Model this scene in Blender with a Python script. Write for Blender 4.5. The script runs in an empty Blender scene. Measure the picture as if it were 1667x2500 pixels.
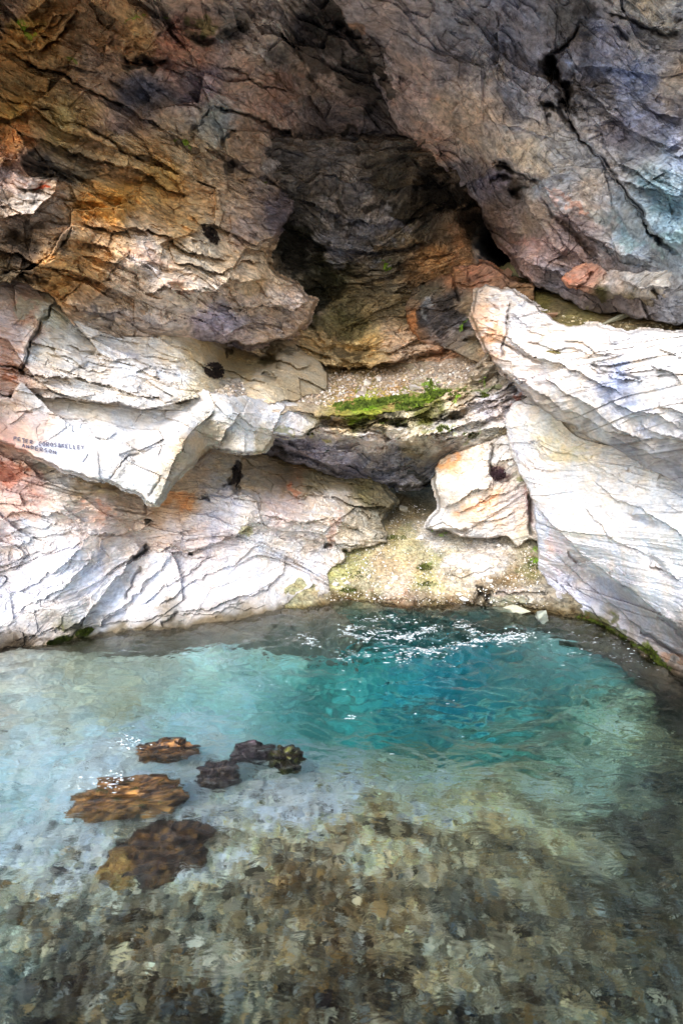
import bpy, bmesh, math, random, os
import numpy as np
from mathutils import Vector, Matrix, Euler

# ------------------------------------------------------------------ camera, sky, sun, exposure
STEP = float(os.environ.get('ROCKSTEP', 2.3))      # grid spacing of the rock relief, in photo pixels
sc = bpy.context.scene
COL = sc.collection
F, CX, CY, CAMH = 1528.0, 833.5, 1250.0, 2.0
TH = math.radians(8.5)
cam_d = bpy.data.cameras.new("camera"); cam = bpy.data.objects.new("camera", cam_d); COL.objects.link(cam)
cam.location = (0, 0, CAMH); cam.rotation_euler = (math.pi/2 - TH, 0, 0)
cam_d.sensor_fit = 'VERTICAL'; cam_d.sensor_height = 36.0; cam_d.sensor_width = 24.0
cam_d.lens = 36.0*F/2500.0; cam_d.clip_start = 0.05; cam_d.clip_end = 500
cam_d.dof.use_dof = True; cam_d.dof.focus_distance = 7.0; cam_d.dof.aperture_fstop = 3.2
sc.camera = cam
w = bpy.data.worlds.new("World"); sc.world = w; w.use_nodes = True
nt = w.node_tree; nt.nodes.clear()
sky = nt.nodes.new('ShaderNodeTexSky'); sky.sky_type = 'NISHITA'; sky.sun_disc = False
SUN_EL, SUN_AZ = math.radians(33), math.radians(200)    # azimuth clockwise from +Y: behind the camera, a little left
sky.sun_elevation = SUN_EL; sky.sun_rotation = SUN_AZ
sky.air_density = 1.0; sky.dust_density = 1.0; sky.ozone_density = 1.0
bg = nt.nodes.new('ShaderNodeBackground'); bg.inputs[1].default_value = 0.15
wo = nt.nodes.new('ShaderNodeOutputWorld')
nt.links.new(sky.outputs[0], bg.inputs[0]); nt.links.new(bg.outputs[0], wo.inputs[0])
sd = bpy.data.lights.new("sun", 'SUN'); sd.energy = 2.0; sd.angle = math.radians(38); sd.color = (1.0, 0.965, 0.92)
so = bpy.data.objects.new("sun", sd); COL.objects.link(so)
S_dir = Vector((math.sin(SUN_AZ)*math.cos(SUN_EL), math.cos(SUN_AZ)*math.cos(SUN_EL), math.sin(SUN_EL)))
so.rotation_euler = S_dir.to_track_quat('Z', 'Y').to_euler(); so.location = S_dir*20
sc.view_settings.view_transform = 'Standard'; sc.view_settings.look = 'None'
sc.view_settings.exposure = 1.7; sc.view_settings.gamma = 1.0
try:
    sc.cycles.max_bounces = 8; sc.cycles.diffuse_bounces = 4; sc.cycles.transparent_max_bounces = 8
    sc.cycles.use_denoising = True; sc.cycles.denoising_prefilter = 'ACCURATE'; sc.cycles.blur_glossy = 1.0
except Exception: pass

# ------------------------------------------------------------------ numpy helpers
def h2(i, j, seed):
    i = i.astype(np.int64); j = j.astype(np.int64)
    n = (i*374761393 + j*668265263 + seed*2147483647*31 + seed*1442695) & 0xffffffff
    n = ((n ^ (n >> 13))*1274126177) & 0xffffffff
    n = ((n ^ (n >> 16))*2246822519) & 0xffffffff
    n = n ^ (n >> 15)
    return (n & 0xffffff).astype(np.float32)/np.float32(16777216.0)
def perlin(x, y, seed=0):
    x = np.asarray(x, np.float32); y = np.asarray(y, np.float32)
    xi = np.floor(x); yi = np.floor(y); xf = x-xi; yf = y-yi
    u = xf*xf*xf*(xf*(xf*6-15)+10); v = yf*yf*yf*(yf*(yf*6-15)+10)
    def g(a, b, fx, fy):
        an = h2(xi+a, yi+b, seed)*6.2831853
        return np.cos(an)*fx + np.sin(an)*fy
    n00 = g(0,0,xf,yf); n10 = g(1,0,xf-1,yf); n01 = g(0,1,xf,yf-1); n11 = g(1,1,xf-1,yf-1)
    a = n00+u*(n10-n00); b = n01+u*(n11-n01)
    return (a+v*(b-a))*1.4
def fbm(x, y, seed=0, o=4, gain=0.5):
    r = 0; a = 1.0
    for k in range(o):
        r = r + a*perlin(x*2**k+17.3*k, y*2**k-9.1*k, seed+k*7); a *= gain
    return r
def voro(x, y, seed=0):
    """F1, F2-F1, cell hashes (a,b,c), offset to the cell point"""
    xi = np.floor(x); yi = np.floor(y)
    f1 = np.full(x.shape, 9.0, np.float32); f2 = f1.copy()
    ci = np.zeros_like(f1); cj = ci.copy(); ox = ci.copy(); oy = ci.copy()
    for a in (-1,0,1):
        for b in (-1,0,1):
            px = xi+a; py = yi+b
            dx = px+h2(px,py,seed)-x; dy = py+h2(px,py,seed+1)-y
            d = dx*dx+dy*dy
            m = d < f1
            f2 = np.where(m, f1, np.minimum(f2, d))
            ci = np.where(m, px, ci); cj = np.where(m, py, cj); ox = np.where(m, dx, ox); oy = np.where(m, dy, oy)
            f1 = np.where(m, d, f1)
    return np.sqrt(f1), np.sqrt(f2)-np.sqrt(f1), h2(ci,cj,seed+5), h2(ci,cj,seed+6), h2(ci,cj,seed+7), ox, oy
def facet(x, y, seed=0):
    f1, fe, a, b, c, ox, oy = voro(x, y, seed)
    return (a-.5)*2*ox + (b-.5)*2*oy + (c-.5)*0.9, fe, c
def sstep(a, b, x):
    t = np.clip((x-a)/(b-a), 0, 1); return t*t*(3-2*t)
def rbf(pts, X, Y, c=0.05):
    """pts rows: px, py, values..."""
    P = np.array([[p[0], p[1]] for p in pts], float)/1000.0
    V = np.array([list(p[2:]) for p in pts], float)
    n = len(P)
    R = np.sqrt(((P[:,None]-P[None])**2).sum(-1)+c*c)
    A = np.zeros((n+3, n+3)); A[:n,:n] = R; A[:n,n] = 1; A[:n,n+1:] = P; A[n,:n] = 1; A[n+1:,:n] = P.T
    A[:n,:n] -= np.eye(n)*1e-4
    B = np.zeros((n+3, V.shape[1])); B[:n] = V
    W = np.linalg.solve(A, B)
    out = [np.full(X.shape, W[n,k], np.float32) + W[n+1,k]*X/1000 + W[n+2,k]*Y/1000 for k in range(V.shape[1])]
    for i in range(n):
        r = np.sqrt((X/1000-P[i,0])**2+(Y/1000-P[i,1])**2+c*c).astype(np.float32)
        for k in range(V.shape[1]): out[k] += np.float32(W[i,k])*r
    return out
def idw(pts, X, Y, p=3.4, soft=64):
    acc = np.zeros(X.shape+(3,), np.float32); W = np.zeros(X.shape, np.float32)
    for q in pts:
        wq = (((X-q[0])**2+(Y-q[1])**2+soft)**(-p/2)*1e6).astype(np.float32)
        W += wq
        for k in range(3): acc[...,k] += wq*np.float32(q[2+k])
    return acc/W[...,None]
def seg_dist(X, Y, x0, y0, x1, y1):
    dx, dy = x1-x0, y1-y0; L = dx*dx+dy*dy+1e-6
    t = np.clip(((X-x0)*dx+(Y-y0)*dy)/L, 0, 1)
    ex = X-(x0+t*dx); ey = Y-(y0+t*dy)
    return np.sqrt(ex*ex+ey*ey), t, dx*(Y-y0)-dy*(X-x0)
def poly_sd(X, Y, poly):
    """signed distance, positive outside"""
    d = np.full(X.shape, 1e9, np.float32); ins = np.zeros(X.shape, bool)
    n = len(poly)
    for i in range(n):
        x0,y0 = poly[i]; x1,y1 = poly[(i+1)%n]
        dd,_,_ = seg_dist(X, Y, x0, y0, x1, y1); d = np.minimum(d, dd)
        if y0 != y1:
            c = ((y0 > Y) != (y1 > Y)) & (X < (x1-x0)*(Y-y0)/(y1-y0)+x0); ins ^= c
    return np.where(ins, -d, d)
def line_field(X, Y, pts):
    """distance, signed side (negative = above when drawn left to right), fraction along"""
    d = np.full(X.shape, 1e9, np.float32); s = np.zeros(X.shape, np.float32); fr = s.copy()
    n = len(pts)-1
    for i in range(n):
        dd, t, c = seg_dist(X, Y, *pts[i], *pts[i+1]); m = dd < d
        d = np.where(m, dd, d); s = np.where(m, np.sign(c), s); fr = np.where(m, (i+t)/n, fr)
    return d, s, fr
def lin(c):
    c = np.asarray(c, float)/255.0
    return np.where(c <= 0.04045, c/12.92, ((c+0.055)/1.055)**2.4)
def hx(s):
    return lin([int(s[k:k+2], 16) for k in (0,2,4)])
def ray(px, py):
    v = (CY-py)/F; return (px-CX)/F, math.cos(TH)+v*math.sin(TH), -math.sin(TH)+v*math.cos(TH)
def at(px, py, Y):
    rx, ry, rz = ray(px, py); k = Y/ry
    return Vector((rx*k, Y, CAMH+rz*k))
def water_pt(px, py, z=0.0):
    rx, ry, rz = ray(px, py); k = (z-CAMH)/rz
    return Vector((rx*k, ry*k, z))

# ------------------------------------------------------------------ object helpers
def tag(o, label=None, cat=None, group=None, kind=None):
    if label: o['label'] = label
    if cat: o['category'] = cat
    if group: o['group'] = group
    if kind: o['kind'] = kind
    return o
def link_mesh(name, me, mat=None, parent=None):
    o = bpy.data.objects.new(name, me); COL.objects.link(o)
    if mat: me.materials.append(mat)
    if parent: o.parent = parent
    return o
def np_mesh(name, V, Q, col=None, smooth=True):
    me = bpy.data.meshes.new(name)
    nv, nq, k = len(V), len(Q), Q.shape[1]
    me.vertices.add(nv); me.vertices.foreach_set('co', np.ascontiguousarray(V, np.float32).ravel())
    me.loops.add(nq*k); me.loops.foreach_set('vertex_index', np.ascontiguousarray(Q, np.int32).ravel())
    me.polygons.add(nq); me.polygons.foreach_set('loop_start', np.arange(0, nq*k, k, dtype=np.int32))
    me.polygons.foreach_set('loop_total', np.full(nq, k, np.int32))
    me.polygons.foreach_set('use_smooth', np.full(nq, smooth, bool))
    if col is not None:
        a = me.color_attributes.new('col', 'FLOAT_COLOR', 'POINT')
        c = np.ones((nv,4), np.float32); c[:,:3] = col; a.data.foreach_set('color', c.ravel())
    me.update(); me.validate(clean_customdata=False)
    return me
def empty(name, loc, rot=(0,0,0)):
    o = bpy.data.objects.new(name, None); COL.objects.link(o); o.location = loc; o.rotation_euler = rot
    o.empty_display_size = 0.05
    return o

# ------------------------------------------------------------------ materials
def N(nt, t, **kw):
    n = nt.nodes.new(t)
    for k, v in kw.items():
        if k.startswith('i_'): n.inputs[k[2:].replace('_',' ')].default_value = v
        else: setattr(n, k, v)
    return n
def rock_mat(name, fine=45.0, stretch=(1,1,3.2), tilt=0.0, bump=0.012, rough=0.85, contrast=0.35, spec=0.25):
    m = bpy.data.materials.new(name); m.use_nodes = True; t = m.node_tree; t.nodes.clear()
    out = N(t,'ShaderNodeOutputMaterial'); b = N(t,'ShaderNodeBsdfPrincipled')
    b.inputs['Specular IOR Level'].default_value = spec; b.inputs['Roughness'].default_value = rough
    a = N(t,'ShaderNodeAttribute', attribute_name='col')
    tc = N(t,'ShaderNodeTexCoord'); mp = N(t,'ShaderNodeMapping'); mp.inputs['Rotation'].default_value = (0, tilt, 0); mp.inputs['Scale'].default_value = stretch
    t.links.new(tc.outputs['Object'], mp.inputs[0])
    n1 = N(t,'ShaderNodeTexNoise'); n1.inputs['Scale'].default_value = fine*0.35; n1.inputs['Detail'].default_value = 8; n1.inputs['Roughness'].default_value = 0.65
    n2 = N(t,'ShaderNodeTexNoise'); n2.inputs['Scale'].default_value = fine; n2.inputs['Detail'].default_value = 6; n2.inputs['Roughness'].default_value = 0.7
    n3 = N(t,'ShaderNodeTexNoise'); n3.inputs['Scale'].default_value = fine*0.12; n3.inputs['Detail'].default_value = 5
    for n in (n1,n2): t.links.new(mp.outputs[0], n.inputs['Vector'])
    t.links.new(tc.outputs['Object'], n3.inputs['Vector'])
    # albedo mottling: pale and dark grains, slight warm / cool drift
    r = N(t,'ShaderNodeValToRGB'); r.color_ramp.elements[0].position = 0.32; r.color_ramp.elements[0].color = (1-contrast*1.6,)*3+(1,)
    r.color_ramp.elements[1].position = 0.62; r.color_ramp.elements[1].color = (1.06,1.06,1.06,1)
    t.links.new(n1.outputs[0], r.inputs[0])
    mx = N(t,'ShaderNodeMix', data_type='RGBA', blend_type='MULTIPLY'); mx.inputs[0].default_value = 1
    t.links.new(a.outputs['Color'], mx.inputs[6]); t.links.new(r.outputs[0], mx.inputs[7])
    r2 = N(t,'ShaderNodeValToRGB'); r2.color_ramp.elements[0].position = 0.35; r2.color_ramp.elements[0].color = (1.05,0.98,0.90,1)
    r2.color_ramp.elements[1].position = 0.65; r2.color_ramp.elements[1].color = (0.93,0.98,1.06,1)
    t.links.new(n3.outputs[0], r2.inputs[0])
    mx2 = N(t,'ShaderNodeMix', data_type='RGBA', blend_type='MULTIPLY'); mx2.inputs[0].default_value = 1
    t.links.new(mx.outputs[2], mx2.inputs[6]); t.links.new(r2.outputs[0], mx2.inputs[7])
    t.links.new(mx2.outputs[2], b.inputs['Base Color'])
    ad = N(t,'ShaderNodeMath', operation='ADD'); t.links.new(n1.outputs[0], ad.inputs[0]); t.links.new(n2.outputs[0], ad.inputs[1])
    bp = N(t,'ShaderNodeBump'); bp.inputs['Strength'].default_value = 0.8; bp.inputs['Distance'].default_value = bump
    t.links.new(ad.outputs[0], bp.inputs['Height']); t.links.new(bp.outputs[0], b.inputs['Normal'])
    t.links.new(b.outputs[0], out.inputs[0])
    return m

# ------------------------------------------------------------------ rock relief builder
def axis(lo, hi, a, b, step, coarse=14):
    """fine spacing inside a..b (the view), coarse outside"""
    xs = []
    x = lo
    while x < hi:
        xs.append(x)
        x += step if a <= x <= b else coarse
    xs.append(hi); return np.array(xs, np.float32)
PIECES = {}
def piece(name, poly, depth, col, steps=(), cracks=(), blobs=(), stains_shade=(), ang=0.0, curve=0.0, amp=1.0,
          layer=(0.22,0.075,0.03), lamp=(0.07,0.030,0.012), fac=(0.9,0.35), famp=(0.12,0.045), facx=2.2,
          rim=0.6, rimw=10, rough_edge=9, cvar=0.18, seed=0, mat=None, under=None, parent=None, edge_col=None,
          angpts=None, chip=1.0, gain=1.0, sgain=1.0, link=True, fine=1.0, ampf=None, lean=0, jcol=.30, dash=0.0, anchor=(800,1000), sat=1.0, refD=None, tint=None):
    P = np.array(poly, float)
    lo = P.min(0)-rimw-14; hi = P.max(0)+rimw+14
    xs = axis(lo[0], hi[0], -30, 1697, STEP*fine); ys = axis(lo[1], hi[1], -30, 1760, STEP*fine)
    X, Y = np.meshgrid(xs, ys)
    wx = X + rough_edge*fbm(X/60, Y/60, seed+11, 4, .6); wy = Y + rough_edge*fbm(X/60, Y/60, seed+23, 4, .6)
    sdv = poly_sd(wx, wy, [tuple(p) for p in P])
    if lean: depth = [(a, b, c*(1+lean*min(1.15, max(0, 1-b/620.0)))) for a,b,c in depth]
    D = 1.0/np.clip(rbf([(a,b,1.0/c) for a,b,c in depth], X, Y)[0], 0.04, 0.6)
    mpp = D/F                                        # metres per pixel here
    sdm = sdv
    # bedding coordinates in metres
    Dr = D if refD is None else refD*(D/refD)**.25
    u = (X-CX)*Dr/F; v = (Y-CY)*Dr/F
    if angpts: A = np.radians(rbf(angpts, X, Y, 0.15)[0])
    else: A = None
    def rot(a): return u*np.cos(a)+v*np.sin(a), -u*np.sin(a)+v*np.cos(a)
    if A is None: s, t = rot(math.radians(ang))
    else:
        # integrate: blend of fixed frames keeps the layers continuous
        ua = (anchor[0]-CX)*6.5/F; va = (anchor[1]-CY)*6.5/F
        keys = sorted(set([a[2] for a in angpts])); s = 0; t = 0; W = 0
        for k in keys:
            wgt = np.exp(-((np.degrees(A)-k)/12.0)**2)+1e-5
            a_ = math.radians(k); ss = (u-ua)*np.cos(a_)+(v-va)*np.sin(a_); tt = -(u-ua)*np.sin(a_)+(v-va)*np.cos(a_); s = s+wgt*ss; t = t+wgt*tt; W = W+wgt
        s = s/W; t = t/W
    t = t + curve*s*s + 0.10*fbm(s*1.1, t*1.1, seed+31, 3)
    H = np.zeros_like(D)
    AM = amp if ampf is None else amp*np.clip(rbf([(a,b,c) for a,b,c in ampf], X, Y, .08)[0], 0.05, 3)
    f0, fe0, c0 = facet(s/(fac[0]*facx*.6), t/(fac[0]*.6), seed+41); H += AM*famp[0]*f0
    f1, fe1, c1 = facet(s/(fac[1]*facx*.7)+.3*f0, t/(fac[1]*.7), seed+47); H += AM*famp[1]*f1
    tone = 0.5*(c1-.5)
    for k, (h, a) in enumerate(zip(layer, lamp)):
        tt = t/h + 0.38*fbm(s*0.9/h**.5, t*1.6/h**.5, seed+53+k, 3)
        i = np.floor(tt); fr = tt-i
        L = h*7
        ss = s/L + h2(i, i*0+k, seed+61)*9 + .25*perlin(s/L*2, tt*.7, seed+63)
        j = np.floor(ss)
        r = h2(i, j, seed+67); r2 = h2(i, j, seed+69)
        mod = sstep(-.35, .45, fbm(s*1.3+k*5, t*2.2, seed+71, 2))       # layers come and go
        H += AM*a*mod*((r-.5)*1.8 + (0.5-fr)*0.9*r2)
        tone = tone + (0.5,0.35,0.25)[k]*(h2(i, i*0, seed+73)-.5)*mod + .25*(r-.5)*mod
    H += AM*(0.035*fbm(u*2.2, v*2.2, seed+79, 5, .55) + 0.010*fbm(u*14, v*14, seed+83, 3, .6))
    # chips and broken edges at hand and finger size
    q1, qe1, d1 = facet(s/.17+.4*f1, t/.085, seed+131); m1 = sstep(-.45, .25, perlin(s*1.9, t*3.1, seed+133))
    q2, qe2, d2 = facet(s/.075+.3*q1, t/.036, seed+137); m2 = sstep(-.5, .2, perlin(s*2.9+4, t*4.1, seed+139))
    H += AM*chip*(.034*q1*m1 + .017*q2*m2)
    rg = 1-np.abs(fbm(s*3.1, t*8.5, seed+141, 4, .6)); H += AM*chip*.022*(rg-.6)
    tone = tone + .30*(d1-.5)*m1 + .35*(d2-.5)*m2
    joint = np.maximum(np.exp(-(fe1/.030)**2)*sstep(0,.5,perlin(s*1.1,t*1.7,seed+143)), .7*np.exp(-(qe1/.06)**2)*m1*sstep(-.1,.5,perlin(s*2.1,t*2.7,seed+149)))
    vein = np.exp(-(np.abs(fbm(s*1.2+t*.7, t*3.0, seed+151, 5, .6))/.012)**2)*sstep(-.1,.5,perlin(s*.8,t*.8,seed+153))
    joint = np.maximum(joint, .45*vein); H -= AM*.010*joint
    # random hairline joints across the bedding
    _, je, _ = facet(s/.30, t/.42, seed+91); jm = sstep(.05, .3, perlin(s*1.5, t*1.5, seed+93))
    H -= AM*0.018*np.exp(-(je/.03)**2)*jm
    for (pts, h, wd) in steps:
        x0 = min(p[0] for p in pts)-wd*3; x1 = max(p[0] for p in pts)+wd*3; y0 = min(p[1] for p in pts)-wd*3; y1 = max(p[1] for p in pts)+wd*3
        ia, ib = np.searchsorted(xs, [x0,x1]); ja, jb = np.searchsorted(ys, [y0,y1])
        if ib <= ia or jb <= ja: continue
        S = np.s_[ja:jb, ia:ib]
        d, sgn, fr = line_field(wx[S], wy[S], pts)
        tp = sstep(0,.12,fr)*sstep(0,.12,1-fr)
        H[S] += sgain*h*tp*np.where(sgn < 0, np.clip(1-d/(wd*1.5),0,1), -0.20*np.exp(-(d/(wd*.3))**1.3))
    dark = np.zeros_like(D)
    for (pts, h, wd) in cracks:
        x0 = min(p[0] for p in pts)-wd*4; x1 = max(p[0] for p in pts)+wd*4; y0 = min(p[1] for p in pts)-wd*4; y1 = max(p[1] for p in pts)+wd*4
        ia, ib = np.searchsorted(xs, [x0,x1]); ja, jb = np.searchsorted(ys, [y0,y1])
        if ib <= ia or jb <= ja: continue
        S = np.s_[ja:jb, ia:ib]
        d, sgn, fr = line_field(wx[S], wy[S], pts)
        ww = wd*(.65+.7*np.abs(perlin(wx[S]/35, wy[S]/35, seed+97)))
        tp = sstep(0,.08,fr)*sstep(0,.08,1-fr)
        g = np.exp(-(d/ww)**2)*tp
        H[S] -= h*g
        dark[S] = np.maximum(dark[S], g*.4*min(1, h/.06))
    for (bx, by, rx, ry, an, h) in blobs:
        ca, sa = math.cos(math.radians(an)), math.sin(math.radians(an))
        ex = (wx-bx)*ca+(wy-by)*sa; ey = -(wx-bx)*sa+(wy-by)*ca
        q = (ex/rx)**2+(ey/ry)**2
        H += h*np.exp(-q**1.3)
    D2 = D - H
    # rim: rounded shoulder inside, then plunging away so the mass has real thickness
    rr = np.clip((sdv+rimw*1.6)/(rimw*1.6), 0, 1)
    D2 = D2 + 0.03*rim*rr*rr + rim*sstep(0, rimw*.5, sdv)
    # colour
    cp = [(p[0], p[1], *hx(p[2])) for p in col]
    qx = X + 28*fbm(X/90, Y/90, seed+101, 4, .65); qy = Y + 28*fbm(X/90, Y/90, seed+103, 4, .65)
    C = idw(cp, qx, qy)
    lum = C.mean(-1, keepdims=True); C = np.clip(lum+(C-lum)*sat, .006, .86)
    patch = fbm(s*2.2, t*4.0, seed+107, 4, .6)
    C = C*np.exp(cvar*(1.6*tone + 1.1*patch))[...,None]
    G_ = np.full(X.shape, gain, np.float32) if not isinstance(gain, tuple) else gain[0]+(gain[2]-gain[0])*sstep(gain[1], gain[3], Y)
    if tint: C = C*np.array(tint)
    C = C*G_[...,None]; Gs = (np.maximum(G_, .5)**.45)[...,None]
    for st in stains_shade:  # real staining and growth, plus shade painted into hollows, clefts and undersides
        bx, by, rx, ry, an, cc, k = st[:7]; edge = st[7] if len(st) > 7 else .35
        ca, sa = math.cos(math.radians(an)), math.sin(math.radians(an))
        ex = (qx-bx)*ca+(qy-by)*sa; ey = -(qx-bx)*sa+(qy-by)*ca
        q = np.sqrt((ex/rx)**2+(ey/ry)**2) + edge*fbm(s*5, t*8, seed+109+int(bx), 3, .6)
        m = (k*(1-sstep(.75, 1.1, q)))[...,None]
        C = C*(1-m)+hx(cc)*Gs*np.exp(.3*tone)[...,None]*m
    if dash:
        dm = sstep(.28,.55, fbm(s*4.2, t*26, seed+161, 3, .6))*sstep(-.05,.5, fbm(s*1.1+3, t*1.6, seed+163, 3))
        C = C*(1-dash*dm[...,None]*np.array([.95,.9,.8]))
        H = H - .012*dm
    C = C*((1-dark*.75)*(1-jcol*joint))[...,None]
    C = C*(.84/np.maximum(.84, C.max(-1)))[...,None]
    C = np.clip(C, .004, .88)
    vv = (CY-Y)/F; ry_ = math.cos(TH)+vv*math.sin(TH); rz_ = -math.sin(TH)+vv*math.cos(TH)
    k = D2/ry_
    W3 = np.stack([(X-CX)/F*k, D2, CAMH+rz_*k], -1)
    zz = W3[...,2] + .05*fbm(s*6, t*3, seed+171, 3)
    wet = (1-sstep(.0, .085, zz))*(.45+.3*(zz > -.06))
    C = C*(1-wet[...,None]*np.array([.85,.92,1.05]))
    keep = sdv < rimw*.5+5
    cell = keep[:-1,:-1]|keep[1:,:-1]|keep[:-1,1:]|keep[1:,1:]
    used = np.zeros(X.shape, bool); used[:-1,:-1] |= cell; used[1:,:-1] |= cell; used[:-1,1:] |= cell; used[1:,1:] |= cell
    idx = np.full(X.shape, -1, np.int64); idx[used] = np.arange(used.sum())
    Q = np.stack([idx[:-1,:-1][cell], idx[1:,:-1][cell], idx[1:,1:][cell], idx[:-1,1:][cell]], -1)
    me = np_mesh(name, W3[used], Q, C[used], smooth=False)
    o = link_mesh(name, me, mat, parent)
    PIECES[name] = (xs, ys, W3)
    return o
def surf(name, px, py):
    xs, ys, W3 = PIECES[name]
    i = min(max(np.searchsorted(xs, px), 1), len(xs)-2); j = min(max(np.searchsorted(ys, py), 1), len(ys)-2)
    n = np.cross(W3[j,i+1]-W3[j,i-1], W3[j-1,i]-W3[j+1,i]); n = n/(np.linalg.norm(n)+1e-9)
    n = Vector([float(q) for q in n])
    if n.y > 0: n = -n
    return Vector([float(q) for q in W3[j,i]]), n

# ------------------------------------------------------------------ the cave: rock masses
M_rock  = rock_mat('rock', 45, (1,1,2.6), 0.25, .014, .85, .33)
M_roof  = rock_mat('roof_rock', 34, (1,1,2.2), 0.4, .022, .75, .42, .3)
M_white = rock_mat('white_rock', 55, (1,1,2.6), 0.5, .010, .85, .20)
M_slab  = rock_mat('slab_rock', 60, (1,1,1.8), 0.3, .006, .8, .16)
M_soil  = rock_mat('soil', 70, (1,1,1), 0.0, .016, .95, .40, .15)

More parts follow.
